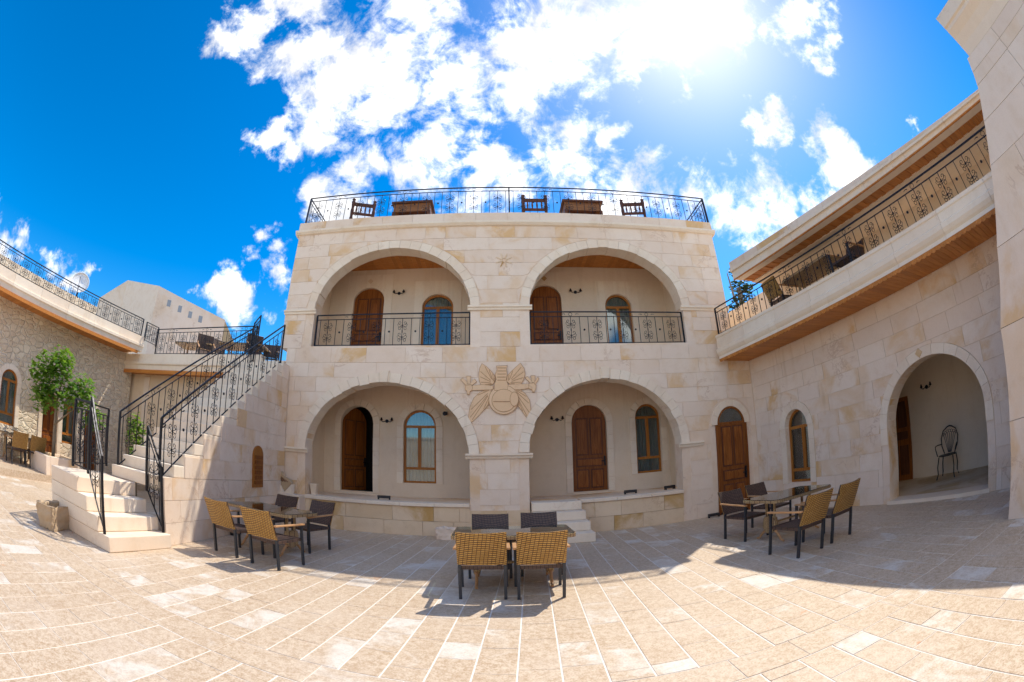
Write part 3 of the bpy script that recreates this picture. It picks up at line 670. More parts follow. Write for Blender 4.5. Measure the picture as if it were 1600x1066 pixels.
# long roof: slopes a little towards the viewer
def rz0(s): return 5.74-.030*(s-.9)
def rz1(s): return 6.16-.072*(s-1.6)
def slope_box(s0, s1, d0, d1, f0, f1, name, mat): return RWp(MB().hull8([W(s0, d0, f0(s0)), W(s1, d0, f0(s1)), W(s1, d1, f0(s1)), W(s0, d1, f0(s0)), W(s0, d0, f1(s0)), W(s1, d0, f1(s1)), W(s1, d1, f1(s1)), W(s0, d1, f1(s0))]), name, mat)
RA = 1.15
slope_box(RA, 10.5, GE+.06, 1.2, lambda s: rz0(s)+.05, lambda s: rz1(s)-.02, 'roof', 'limestone')
for i in range(8):
    s0, s1 = RA+i*1.15, RA+(i+1)*1.15
    f = lambda t: (lambda s: rz0(s)+(rz1(s)-rz0(s))*t)
    slope_box(s0+.003, s1-.003, GE, GE+.3, f(0.), f(.42), 'roof_edge_stone', 'limestone_trim'); slope_box(s0+.003, s1-.003, GE-.06, GE+.3, f(.425), f(.60), 'roof_edge_stone', 'limestone_trim'); slope_box(s0+.003, s1-.003, GE-.03, GE+.3, f(.605), f(1.), 'roof_edge_stone', 'limestone')
for i in range(70):
    s0 = RA+.02+i*.128
    slope_box(s0, s0+.122, GE+.05, GE+.66, lambda s: rz0(s)+.012+.012*(i % 2), lambda s: rz0(s)+.049, 'roof_soffit_board', 'soffit_wood')
slope_box(RA, 10.5, GE+.661, .80, lambda s: rz0(s)-.005, lambda s: rz0(s)+.049, 'gallery_ceiling', 'cream_plaster')
slope_box(RA, 10.5, GE+.005, GE+.045, lambda s: rz0(s)-.022, lambda s: rz0(s)-.002, 'edge_board', 'soffit_wood')
p0, p1 = W(.02, GE+.10, 4.62), W(9.6, GE+.10, 4.36)
railing('long iron railing along the gallery of the gallery wing', p0, p1, .76, period=.64)
# wall at the right edge: curved end under a coved cornice
tower = thing('buttress_wall', 'tall pale stone wall end with coved cornice next to the gallery wing niche', 'wall', (6.4, .5, 0)); tower['fixed'] = 1
prof = [(2.13, 0), (2.12, 1.2), (2.05, 2.3), (1.72, 3.2), (1.25, 4.1), (.95, 4.6), (.68, 5.02), (.60, 5.2), (.52, 5.4)]
PX_ = 5.82
for i in range(len(prof)-1):
    (ya, za), (yb, zb) = prof[i], prof[i+1]
    n = 3
    ys = [None]
    lo = -3.2
    w = (ya-lo)/4
    cuts = [lo]+[lo+w*(k+rnd.uniform(-.2, .2)) for k in range(1, 4)]
    for k in range(4):
        y0 = cuts[k]; y1, y1t = (cuts[k+1], cuts[k+1]) if k < 3 else (ya, yb)
        e = rnd.uniform(-.003, .003)
        MB().hull8([(PX_+e, y0+.003, za+.003), (PX_+e, y1-.003, za+.003), (7.4, y1-.003, za+.003), (7.4, y0+.003, za+.003), (PX_+e, y0+.003, zb-.003), (PX_+e, y1t-.003, zb-.003), (7.4, y1t-.003, zb-.003), (7.4, y0+.003, zb-.003)]).build('stone_block', 'limestone', tower)
cov = [(0, 5.4), (-.03, 5.55), (-.09, 5.68), (-.17, 5.78), (-.17, 5.83), (-.20, 5.85), (-.20, 6.05), (1.5, 6.05), (1.5, 5.4)]
MB().prism([(PX_+a, b) for a, b in cov], -3.2, .46, lambda s, d, z: (s, d, z)).build('cornice', 'limestone_trim', tower)

# ================================================================== LEFT: STAIRS
stc = thing('stone_staircase', 'pale stone staircase with a turn climbing to the stair terrace', 'staircase', (-5.6, 6.4, 0)); stc['fixed'] = 1
def ST(b, name, mat='limestone_trim', bev=.012): return b.build(name, mat, stc, bev=bev)
for i in range(4):
    x1 = -4.98-.29*i
    ST(MB().hull8([(x1, 3.82+.004*i, .22*i+.002), (x1+.10, 5.14, .22*i+.002), (-6.9, 5.16, .22*i+.002), (-6.9, 3.90, .22*i+.002), (x1, 3.82+.004*i, .22*(i+1)-.002), (x1+.10, 5.14, .22*(i+1)-.002), (-6.9, 5.16, .22*(i+1)-.002), (-6.9, 3.90, .22*(i+1)-.002)]), 'step')
def sx(y): return -5.02-.05*(y-5.1)
for i in range(15):
    y0, z1 = 5.15+.292*i, 1.08+.2*i
    ST(MB().hull8([(sx(y0), y0, z1-.2+.002), (sx(9.95), 9.95, z1-.2+.002), (-6.5, 9.95, z1-.2+.002), (-6.5, y0, z1-.2+.002), (sx(y0), y0, z1-.002), (sx(9.95), 9.95, z1-.002), (-6.5, 9.95, z1-.002), (-6.5, y0, z1-.002)]), 'step')
# side wall of the flight: coursed stones following the steps
for k in range(11):
    za, zb = .0+.36*k, .36*(k+1)
    y = 5.12+rnd.uniform(-.5, 0)
    while y < 9.96:
        w = rnd.uniform(.55, 1.15); ya, yb = max(y, 5.16), min(y+w, 9.96); y += w
        ystart = 5.15+.292*max(0, math.ceil((zb-1.08)/.2-1e-6)+0) if zb > .88 else 5.15
        ya = max(ya, ystart+.01)
        if yb-ya < .08: continue
        e = rnd.uniform(-.002, .002)
        MB().hull8([(sx(ya)+.012+e, ya+.003, za+.003), (sx(yb)+.012+e, yb-.003, za+.003), (sx(yb)-.02, yb-.003, za+.003), (sx(ya)-.02, ya+.003, za+.003), (sx(ya)+.012+e, ya+.003, zb-.003), (sx(yb)+.012+e, yb-.003, zb-.003), (sx(yb)-.02, yb-.003, zb-.003), (sx(ya)-.02, ya+.003, zb-.003)]).build('stone_block', 'limestone', stc)
sf = frame((sx(8.46)+.015, 8.46, 0), (0.05, -1, 0), (-1, -.05, 0))
wn = MB().prism(arch_poly(-.24, .24, .93, 1.62, 1.84), -.03, .0, sf).build('shutter_window', 'window_wood', stc)
for k in range(6): MB().box((-.17, -.05, 1.0+.11*k), (.17, -.031, 1.075+.11*k), sf).build('slat', 'door_wood', wn)
# stair railings
railing('short iron railing beside the lowest steps, towards the long flight', (-5.02, 5.10, .22), (-5.42, 5.12, .80), 1.02, period=.42)
railing('iron railing on the open side of the long stair flight', (sx(5.2)-.06, 5.12, 1.0), (sx(9.5)-.06, 9.5, 3.93), .98, period=.60)
railing('iron railing on the far side of the long stair flight', (-6.42, 5.25, 1.02), (-6.42, 9.9, 4.06), .98, period=.60)
railing('short sloping iron railing beside the lowest steps, towards the trough', (-5.14, 3.87, .22), (-5.60, 3.93, .98), 1.05, period=.45)
railing('iron railing round the near side of the stair landing', (-5.62, 3.93, .96), (-6.2, 3.98, .98), 1.0, period=.5)
railing('iron railing along the back of the stair landing', (-6.22, 4.0, .98), (-6.75, 5.2, 1.0), 1.0, period=.5)
railing('iron railing at the head of the stairs', (-6.42, 10.0, 4.38), (-7.0, 10.6, 4.38), 1.0, period=.42)

# ================================================================== LEFT TERRACE (between the rubble wing and the stairs)
tr = thing('terrace_block', 'low stone terrace block with a timber-edged ledge behind the stairs', 'building', (-9, 11, 0)); tr['fixed'] = 1
def TRp(b, name, mat, bev=0.): return b.build(name, mat, tr, bev=bev)
TY = 10.3
TRp(MB().box((-13.2, TY+.55, 0), (-5.0, TY+.9, 3.82)), 'wall', 'limestone_stained')
TRp(MB().box((-13.2, TY+.02, 3.84), (-5.3, 16, 4.2)), 'deck', 'limestone')
TRp(MB().box((-6.5, 9.96, 0), (-5.45, TY+.6, 3.84)), 'stair_head', 'limestone')
TRp(MB().box((-6.5, 9.955, 3.84), (-5.45, TY+.019, 4.10)), 'landing', 'limestone_trim')
for i in range(5):
    x0 = -13.2+i*1.36
    TRp(MB().prism([(0, 3.84), (-.02, 3.98), (-.07, 4.02), (-.07, 4.10), (0, 4.12), (0, 4.36), (.25, 4.36), (.25, 3.84)], x0+.003, x0+1.357, lambda s, dd, z: (dd, TY+s, z)), 'parapet_stone', 'limestone_trim')
tb = MB().box((0, 0, 0), (.115, .52, .05)).mesh('soffit_board', 'soffit_wood')
for i in range(48): link('soffit_board', tb, tr, (-13.2+i*.12, TY+.01, 3.785))
TRp(MB().box((-13.2, TY-.03, 3.72), (-7.0, TY+.009, 3.835)), 'edge_board', 'soffit_wood')
TRp(MB().box((-11.9, TY+.50, 0), (-11.6, TY+.549, 3.7)), 'pilaster', 'limestone_trim')
railing('iron railing along the front of the stair terrace', (-11.1, TY+.12, 4.36), (-6.9, TY+.12, 4.36), .86, period=.55)
railing('short iron railing between the rubble wing and the stair terrace', (-11.75, TY+.02, 4.80), (-11.13, TY+.12, 4.62), .66, period=.3)

# ================================================================== LEFT WING
LS = Vector((.16, 1, 0)).normalized(); LD = Vector((-1, .16, 0)).normalized()
Lf = frame((-12.0-.16*4.0, 4.0, 0), LS, LD)                 # front edge of its roof, s runs away from the camera
lw = thing('rubble_wing', 'long rubble-stone wing with railed roof and arched windows', 'building', (-13.5, 6, 0)); lw['fixed'] = 1
def LW(b, name, mat, bev=0.): return b.build(name, mat, lw, bev=bev)
OPL = [(1.4, 2.06, 1.05, 2.28, 2.58), (3.2, 3.85, .2, 2.05, 2.35), (4.05, 4.6, .95, 2.10, 2.40), (.2, .8, 1.05, 2.3, 2.6), (5.0, 5.6, .2, 2.0, 2.3)]
OPL = [(a-.35, b-.35, c, d, e) for a, b, c, d, e in OPL]
m = MB(); arch_wall(m, Lf, -4, 6.6, 0, 4.4, 1.0, 1.3, OPL); LW(m, 'wall', 'rubble')
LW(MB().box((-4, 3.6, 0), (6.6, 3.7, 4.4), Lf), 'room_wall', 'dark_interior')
for i, o in enumerate(OPL):
    ring_stones(lw, Lf, o[0], o[1], o[3], o[4], .16, .965, 1.05, 7, 'limestone_trim', 'surround_stone'); jamb_stones(lw, Lf, o[0], o[1], o[2], o[3], .16, .965, 1.05, 4, 'limestone_trim', 'surround_stone')
    if o[2] > .5: window(lw, Lf, *o, 1.1, transom=.25)
    else: door(lw, Lf, *o, 1.16)
LW(MB().box((-4, .03, 4.42), (6.3, 1.3, 4.6), Lf), 'roof_slab', 'limestone')
for i in range(9):
    s0 = -4+i*1.145
    LW(MB().prism([(0, 4.40), (-.02, 4.52), (-.06, 4.56), (-.06, 4.64), (0, 4.66), (0, 4.90), (.25, 4.90), (.25, 4.40)], s0+.003, s0+1.142, lambda s, dd, z: Lf(dd, s, z)), 'parapet_stone', 'limestone_trim')
lb = MB().box((0, .0, 0), (.115, .98, .03), lambda s, d, z: LS*s+LD*d+Vector((0, 0, z))).mesh('soffit_board', 'soffit_wood')
for i in range(84):
    p = Lf(-4+i*.12, .02, 4.365); link('soffit_board', lb, lw, p)
LW(MB().box((-4, -.02, 4.30), (6.1, .018, 4.398), Lf), 'edge_board', 'soffit_wood')
m = MB()
m.box((-4, 2.2, 4.4), (5.0, 2.6, 5.75), Lf); LW(m, 'roof_back_wall', 'rubble')
LW(MB().box((-4, 1.3, 4.42), (6.3, 2.2, 4.55), Lf), 'roof_deck', 'asphalt_roof')
railing('long iron railing along the roof of the rubble wing', Lf(-3.9, .12, 4.90), Lf(6.2, .12, 4.90), .60, period=.5)
# pale block building behind
wb = thing('background_building', 'pale angular building with four small square windows behind the stair terrace', 'building', (-14, 15, 0)); wb['fixed'] = 1
def at(x, y, Y): d = ray(x, y); return Vector((0, 0, HCAM))+d*(Y/d.y)
c0, c1, c2, c3 = at(155, 466, 14.6), at(215, 440, 15.2), at(249, 447, 14.2), at(352, 500, 17.0)
c15 = at(200, 438, 14.9)
for q0, q1, nm in ((c0, c15, 'wall'), (c15, c2, 'wall'), (c2, c3, 'wall')):
    dv = Vector((q1.x-q0.x, q1.y-q0.y, 0)).normalized(); nv = Vector((-dv.y, dv.x, 0))*.4
    MB().hull8([(q0.x, q0.y, 0), (q1.x, q1.y, 0), (q1.x+nv.x, q1.y+nv.y, 0), (q0.x+nv.x, q0.y+nv.y, 0), tuple(q0), tuple(q1), (q1.x+nv.x, q1.y+nv.y, q1.z), (q0.x+nv.x, q0.y+nv.y, q0.z)]).build(nm, 'limestone', wb)
MB().add([tuple(c0-Vector((0, 0, .05))), tuple(c15-Vector((0, 0, .05))), tuple(c2-Vector((0, 0, .05))), tuple(c3-Vector((0, 0, .05))), (c3.x-2, c3.y+4, c3.z-.05), (c0.x, c0.y+6, c0.z-.05)], [(0, 1, 2, 3, 4, 5)]).build('roof', 'asphalt_roof', wb)
for x, y in ((264, 474), (281, 483), (297, 492), (313, 499)):
    t_ = (x-249)/(352-249); q = c2.lerp(c3, t_); dv = (c3-c2); dv.z = 0; dv.normalize(); nv = Vector((dv.y, -dv.x, 0))*.03
    d = ray(x, y); tt = ((q-Vector((0, 0, HCAM))).dot(nv)/d.dot(nv)); q = Vector((0, 0, HCAM))+d*tt
    w = .10; f = [q+dv*a+Vector((0, 0, b)) for a, b in ((-w, -.16), (w, -.16), (w, .16), (-w, .16))]
    MB().hull8([tuple(p-nv*2) for p in f]+[tuple(p+nv*.3) for p in f]).build('window', 'dull_glass', wb)
dish = thing('satellite_dish', 'white satellite dish standing on the rubble wing roof', 'satellite dish', Lf(4.0, 2.4, 5.75))
MB().tube([(0, 0, 0), (0, 0, .45)], .03, 8).build('mast', 'iron', dish)
dm = Vector((.75, -.6, .25)).normalized(); q_ = dm.to_track_quat('Z', 'Y').to_matrix()
MB().lathe([(.0, -.06), (.16, -.045), (.30, .0), (.40, .06), (.41, .062), (.30, .012), (.0, -.04)], 20, lambda x, y, z: tuple(q_ @ Vector((x, y, z)) + Vector((0, 0, .55)))).build('reflector', 'dish_white', dish, smooth=True)
MB().tube([tuple(q_ @ Vector((0, -.38, .05))+Vector((0, 0, .55))), tuple(q_ @ Vector((0, 0, .42))+Vector((0, 0, .55)))], .012, 6).build('arm', 'iron', dish)

# ================================================================== FURNITURE
def rpoly(hx, hy, r, n=5):
    P = []
    for cx_, cy_, a in ((hx-r, hy-r, 0), (-hx+r, hy-r, 90), (-hx+r, -hy+r, 180), (hx-r, -hy+r, 270)):
        P += [(cx_+r*cos(R(a+90*i/n)), cy_+r*sin(R(a+90*i/n))) for i in range(n+1)]
    return P
def make_chair(label, group):
    c = thing('wicker_armchair', label, 'chair', group=group)
    for s in (-1, 1):
        MB().box((s*.285-.018, .30, 0), (s*.285+.018, .336, .63)).build('leg', 'chair_metal', c)
        MB().hull8([(s*.262-.018, -.29, 0), (s*.262+.018, -.29, 0), (s*.262+.018, -.25, 0), (s*.262-.018, -.25, 0), (s*.262-.018, -.30, .47), (s*.262+.018, -.30, .47), (s*.262+.018, -.26, .47), (s*.262-.018, -.26, .47)]).build('leg', 'chair_metal', c)
        MB().hull8([(s*.30-.025, -.36, .645), (s*.30+.025, -.36, .645), (s*.30+.028, .36, .625), (s*.30-.028, .36, .625), (s*.30-.025, -.36, .672), (s*.30+.025, -.36, .672), (s*.30+.028, .36, .652), (s*.30-.028, .36, .652)]).build('armrest', 'arm_wood', c, bev=.008)
    m = MB(); n = 6
    vs = []
    for i in range(n+1):
        for j in range(4):
            x = -.245+.49*i/n; y = -.25+.55*j/3; vs.append((x, y, .43-.012*sin(pi*i/n)))
    m.add(vs, [(i*4+j, (i+1)*4+j, (i+1)*4+j+1, i*4+j+1) for i in range(n) for j in range(3)])
    m.add([(x, y, z-.035) for x, y, z in vs], [(i*4+j, i*4+j+1, (i+1)*4+j+1, (i+1)*4+j) for i in range(n) for j in range(3)])
    m.build('seat', 'wicker_dark', c)
    MB().box((-.275, .285, .385), (.275, .312, .43)).box((-.275, -.275, .385), (.275, -.25, .43)).box((-.275, -.25, .385), (-.247, .285, .428)).box((.247, -.25, .385), (.275, .285, .428)).build('seat_frame', 'wicker_dark', c)
    for nm, mat, o0, o1 in (('back', 'wicker_gold', -.024, -.003), ('back_lining', 'wicker_dark', -.002, .018)):
        m = MB(); vs = []; N = 8
        for i in range(N+1):
            u = i/N*2-1; x = u*.282; bow = -.028*(1-u*u)
            for (yy, zz) in ((-.285, .455), (-.455, .875-.012*(1-u*u))):
                vs += [(x, yy+bow+o0, zz), (x, yy+bow+o1, zz)]
        fs = []
        for i in range(N):
            a, b = i*4, (i+1)*4
            fs += [(a, b, b+2, a+2), (a+1, a+3, b+3, b+1), (a+2, b+2, b+3, a+3), (a, a+1, b+1, b)]
        fs += [(0, 2, 3, 1), (N*4, N*4+1, N*4+3, N*4+2)]
        m.add(vs, fs); m.build(nm, mat, c)
    return c
def make_table(label, group, hx=.78, hy=.45):
    t = thing('glass_topped_table', label, 'table', group=group)
    A, Bp = rpoly(hx, hy, .10), rpoly(hx-.05, hy-.05, .06); n = len(A); m = MB()
    vs = [(x, y, .69) for x, y in A]+[(x, y, .735) for x, y in A]+[(x, y, .735) for x, y in Bp]+[(x, y, .69) for x, y in Bp]
    m.add(vs, [(k*n+i, k*n+(i+1) % n, ((k+1) % 4)*n+(i+1) % n, ((k+1) % 4)*n+i) for k in range(4) for i in range(n)])
    m.build('rim', 'wicker_tan', t)
    g = rpoly(hx-.012, hy-.012, .09); m = MB(); n = len(g)
    m.add([(x, y, .738) for x, y in g]+[(x, y, .746) for x, y in g], [tuple(range(n-1, -1, -1)), tuple(range(n, 2*n))]+[(i, (i+1) % n, (i+1) % n+n, i+n) for i in range(n)])
    m.build('glass_top', 'table_glass', t)
    m = MB(); m.add([(x*.985, y*.97, .695) for x, y in Bp], [tuple(range(len(Bp)))]); m.build('woven_top', 'wicker_tan', t)
    for s in (-1, 1):
        px = s*.48
        for q in (-1, 1): MB().tube([(px, q*.10, .69), (px, q*.10, .52), (px, q*.09, .42)], .026, 8).build('upright', 'wicker_tan', t)
        w = [(-.13, .42), (.13, .42), (.16, .32), (.165, .24), (.13, .17), (.05, .13), (-.05, .13), (-.13, .17), (-.165, .24), (-.16, .32)]
        MB().prism(w, px-.045, px+.045, lambda a, d, z: (d, a, z)).build('pedestal_panel', 'wicker_tan', t, bev=.02)
        for q in (-1, 1): MB().tube([(px, q*.08, .22), (px, q*.20, .12), (px, q*.27, .04), (px, q*.34, .018)], .026, 7, r1=.018).build('foot', 'arm_wood', t)
    MB().tube([(-.48, 0, .30), (.48, 0, .30)], .02, 6).build('stretcher', 'wicker_tan', t)
    return t
chair0 = [None]; table0 = [None]
def put_chair(label, x, y, deg, z=0., group=None, tilt=0.):
    if chair0[0] is None: c = chair0[0] = make_chair(label, group)
    else:
        c = copy_tree(chair0[0]); c['label'] = label
        if 'group' in c: del c['group']
        if group: c['group'] = group
    c.location = (x, y, z); c.rotation_euler = (tilt, 0, R(deg)); return c
def put_table(label, x, y, deg, z=0., group=None):
    if table0[0] is None: t = table0[0] = make_table(label, group)
    else: t = copy_tree(table0[0]); t['label'] = label
    t.location = (x, y, z); t.rotation_euler.z = R(deg); return t
GC, GT = 'wicker armchairs at the glass tables', 'glass-topped wicker tables'
put_table('glass-topped wicker table in front of the middle pier', .18, 5.86, 0, group=GT)
put_chair('wicker armchair on the sunny side of the middle-pier table, with the staircase on its side', -.20, 5.34, 0, group=GC)
put_chair('wicker armchair on the sunny side of the middle-pier table, towards the gallery wing', .48, 5.31, -1, group=GC)
put_chair('wicker armchair between the middle-pier table and the stone trough', -.13, 6.42, 180, group=GC)
put_chair('wicker armchair between the middle-pier table and the porch steps', .61, 6.50, 178, group=GC)
put_table('glass-topped wicker table beside the staircase wall', -3.84, 6.72, -14, group=GT)
put_chair('wicker armchair at the staircase table next to the lowest steps', -4.09, 5.98, -13, group=GC)
put_chair('wicker armchair at the staircase table with its back to the sunlit paving', -3.24, 5.78, -10, group=GC)
put_chair('wicker armchair at the staircase table in front of the carved stone', -4.30, 7.66, 166, group=GC)
put_chair('wicker armchair at the staircase table in front of the porch by the staircase', -3.36, 7.30, 163, group=GC)
put_table('glass-topped wicker table by the wooden side door', 4.85, 6.22, 9, group=GT)
put_chair('wicker armchair at the side-door table, with its back to the sunlit paving', 4.10, 5.02, 7, group=GC)
put_chair('wicker armchair at the side-door table, next to the arched niche', 4.88, 5.16, 10, group=GC)
put_chair('wicker armchair at the side-door table in front of the wooden door', 4.30, 6.86, 190, group=GC)
put_chair('wicker armchair at the side-door table near the small arched window', 5.22, 7.34, 192, group=GC)
# stair terrace and gallery sets
put_table('wicker table on the stair terrace next to the rubble wing', -9.9, 11.4, 10, 4.2, group=GT)
put_chair('wicker armchair tipped against the terrace table next to the rubble wing', -9.2, 11.0, 230, 4.2, group=GC, tilt=-.45)
put_chair('wicker armchair tipped behind the terrace table next to the rubble wing', -8.9, 11.5, 250, 4.2, group=GC, tilt=-.35)
put_table('wicker table on the stair terrace near the stair head', -7.9, 11.5, 10, 4.2, group=GT)
put_chair('wicker armchair tipped against the terrace table near the stair head', -7.2, 11.1, 235, 4.2, group=GC, tilt=-.45)
put_chair('wicker armchair upright behind the terrace table near the stair head', -7.0, 11.8, 200, 4.2, group=GC, tilt=-.2)
p = W(3.2, -.25, 4.43); put_table('wicker table on the gallery of the gallery wing', p.x, p.y, -82, 4.43, group=GT)
p = W(4.4, -.45, 4.43); put_chair('wicker armchair at the gallery table beside the arched gallery door', p.x, p.y, 95, 4.43, group=GC)
p = W(2.2, -.40, 4.43); put_chair('wicker armchair at the gallery table towards the main building', p.x, p.y, -90, 4.43, group=GC)
# rubble wing forecourt
rp = MB().box((-14.2, 1.5, -.02), (-10.9, 10.3, .17)).build('raised_pavement', 'paver'); rp['kind'] = 'structure'
put_table('wicker table below the arched windows of the rubble wing', -12.75, 5.75, 80, .17, group=GT)
put_chair('wicker armchair at the rubble wing table facing its wall', -12.15, 5.45, 85, .17, group=GC)
put_chair('wicker armchair at the rubble wing table beside the tree planter', -12.1, 6.15, 82, .17, group=GC)
put_chair('wicker armchair at the rubble wing table under its windows', -13.25, 5.9, -95, .17, group=GC)
# dark wooden furniture on the roof terrace
def wood_chair(label, x, y, deg, z):
    c = thing('wooden_chair', label, 'chair', (x, y, z), R(deg), 'rustic wooden chairs on the roof terrace')
    for s in (-1, 1):
        MB().lathe([(.03, 0), (.035, .3), (.03, .45), (.04, .5), (.03, .56), (.04, .75), (.03, .82), (.045, 1.02), (.03, 1.06), (.045, 1.10), (.01, 1.14)], 8, lambda a, b, q: (a+s*.24, b-.22, q)).build('back_post', 'dark_wood', c)
        MB().lathe([(.03, 0), (.038, .25), (.03, .44)], 8, lambda a, b, q: (a+s*.24, b+.22, q)).build('leg', 'dark_wood', c)
    c.scale = (1.36, 1.2, 1.12)
    MB().box((-.27, -.24, .43), (.27, .26, .48)).build('seat', 'carved_wood', c, bev=.01)
    MB().box((-.215, -.235, .62), (.215, -.205, .69)).build('back_slat', 'dark_wood', c)
    MB().box((-.215, -.235, .90), (.215, -.205, 1.0)).build('back_rail', 'dark_wood', c)
    for k in range(4): MB().lathe([(.012, .69), (.022, .80), (.012, .90)], 6, lambda a, b, q: (a-.15+.1*k, b-.22, q)).build('spindle', 'dark_wood', c)
    return c
def wood_table(label, x, y, deg, z):
    t = thing('wooden_table', label, 'table', (x, y, z), R(deg), 'rustic wooden tables on the roof terrace')
    t.scale = (1., 1., 1.16)
    MB().box((-.62, -.40, .94), (.62, .40, 1.0)).build('table_top', 'dark_wood', t, bev=.01)
    MB().box((-.50, -.34, .70), (.50, -.32, .939)).build('apron', 'carved_wood', t); MB().box((-.50, .32, .70), (.50, .34, .939)).build('apron', 'carved_wood', t)
    for s in (-1, 1):
        MB().box((s*.53-.02, -.34, .70), (s*.53+.02, .34, .939)).build('side_apron', 'carved_wood', t)
        for q in (-1, 1): MB().box((s*.53-.045, q*.33-.045, 0), (s*.53+.045, q*.33+.045, .69)).build('leg', 'dark_wood', t)
    return t
def roof_x(x, y, Y, Z): d = ray(x, y); return d.x/d.y*Y
RZ = 7.96
wood_chair('dark wooden chair on the roof terrace by its stair-side corner', at(568, 325, 10.8).x, 10.8, 20, RZ)
wood_table('dark wooden table on the roof terrace above the staircase-side arch', at(646, 325, 10.9).x, 11.0, 0, RZ)
wood_chair('dark wooden chair on the roof terrace beside the middle post', at(834, 318, 10.8).x, 10.85, 0, RZ)
wood_table('dark wooden table on the roof terrace above the gallery-side arch', at(908, 322, 10.9).x, 11.0, 0, RZ)
wood_chair('dark wooden chair on the roof terrace by its corner over the gallery wing', at(987, 324, 10.8).x, 10.85, -10, RZ)
# wrought iron chair in the niche
ic = thing('iron_garden_chair', 'black wrought-iron armchair with a fan back inside the arched niche', 'chair', W(4.9, 2.2, .06), R(104))
ic.scale = (1.12, 1.12, 1.12)
for sx_, sy_ in ((-.2, .2), (.2, .2), (-.19, -.2), (.19, -.2)): MB().tube([(sx_*.9, sy_*.9, .44), (sx_*1.05, sy_*1.05, .25), (sx_*1.0, sy_*1.0, .1), (sx_*1.15, sy_*1.2, 0)], .014, 6).build('leg', 'iron', ic)
MB().lathe([(.0, .435), (.23, .44), (.235, .455), (.0, .465)], 16).build('seat', 'iron', ic)
pts = [(-.14, -.2, .46), (-.21, -.23, .62), (-.225, -.26, .78), (-.17, -.28, .92), (-.06, -.29, .985), (0, -.29, 1.0), (.06, -.29, .985), (.17, -.28, .92), (.225, -.26, .78), (.21, -.23, .62), (.14, -.2, .46)]
MB().tube(pts, .014, 6).build('back_frame', 'iron', ic)
for k in range(-3, 4): MB().tube([(k*.012, -.21, .47), (k*.03, -.24, .62), (k*.056, -.275, .86)], .007, 5).build('back_bar', 'iron', ic)
m = MB()
for k in range(-3, 4):
    cx_ = k*.058; m.tube([(cx_+.03*cos(a), -.283, .90-.006*k*k+.03*sin(a)) for a in [2*pi*j/9 for j in range(10)]], .006, 4, caps=False)
m.build('back_rings', 'iron', ic)
for s in (-1, 1): MB().tube([(s*.215, -.24, .66), (s*.27, -.05, .67), (s*.28, .12, .66), (s*.26, .17, .60), (s*.22, .16, .46)], .012, 6).build('armrest', 'iron', ic)

# ================================================================== SMALL THINGS
def sconce(label, P, rz=0.):
    s = thing('wall_lamp', label, 'lamp', P, rz, 'small black wall lamps')
    MB().lathe([(.0, -.03), (.05, -.026), (.05, -.008), (.0, 0)], 10, lambda a, b, q: (a, q, b)).build('back_plate', 'iron', s)
    for q in (-1, 1):
        MB().tube([(q*.04, -.03, 0), (q*.10, -.07, -.03), (q*.15, -.07, .0), (q*.15, -.07, .04)], .010, 5).build('arm', 'iron', s)
        MB().lathe([(.035, .04), (.045, .06), (.03, .075), (.02, .12), (.0, .13)], 8, lambda a, b, z: (a+q*.15, b-.07, z-.03)).build('cup', 'iron', s)
    return s
sconce('small black wall lamp between the porch by the staircase door and window', (-3.05, 11.9, 2.87))
sconce('small black wall lamp beside the pier in the porch with steps', (1.64, 11.9, 2.89))
sconce('small black wall lamp in the upper loggia by the staircase', (-2.88, 11.9, 6.66))
sconce('small black wall lamp in the upper loggia by the gallery wing', (2.37, 11.9, 6.64))
p = W(4.2, 2.74, 2.22); sconce('small black wall lamp inside the arched niche', (p.x, p.y, p.z), atan2(WS.y, WS.x)-pi/2+pi/2)
sp = thing('spotlight', 'small black spotlight in the porch by the staircase', 'lamp', (-1.40, 11.9, 3.10))
MB().box((-.05, -.06, -.04), (.05, 0, .04)).build('bracket', 'iron', sp); MB().lathe([(.03, 0), (.055, .12), (.06, .13), (.0, .135)], 10, lambda a, b, z: (a, -.05-z, b-.02)).build('lamp_head', 'iron', sp)
def floor_light(label, x, y, z, rz=0.):
    f = thing('floor_light', label, 'lamp', (x, y, z), rz, 'black box lights at the foot of walls')
    MB().box((-.16, -.04, .03), (.16, .04, .10)).build('housing', 'black_plastic', f, bev=.008)
    for s in (-1, 1): MB().box((s*.14-.015, -.035, 0), (s*.14+.015, .035, .03)).build('bracket', 'iron', f)
floor_light('black box light on the porch by the staircase ledge', -2.74, 10.42, .787)
floor_light('black box light on the porch with steps ledge under the window', 3.2, 10.42, .812)
floor_light('black box light at the end of the porch with steps', 4.30, 10.55, .812, .3)
floor_light('black box light on the paving beside the side door', 5.22, 9.86, .002)
floor_light('black box light on the paving by the staircase wall', -5.05, 7.34, .002, R(90))
p = W(6.9, 2.6, .06); floor_light('white-faced box light on the niche floor', p.x, p.y, p.z, atan2(WS.y, WS.x))
tq = thing('stone_trough', 'rough weathered stone trough on the paving beside the lowest steps', 'trough', (-6.42, 3.78, 0), R(108))
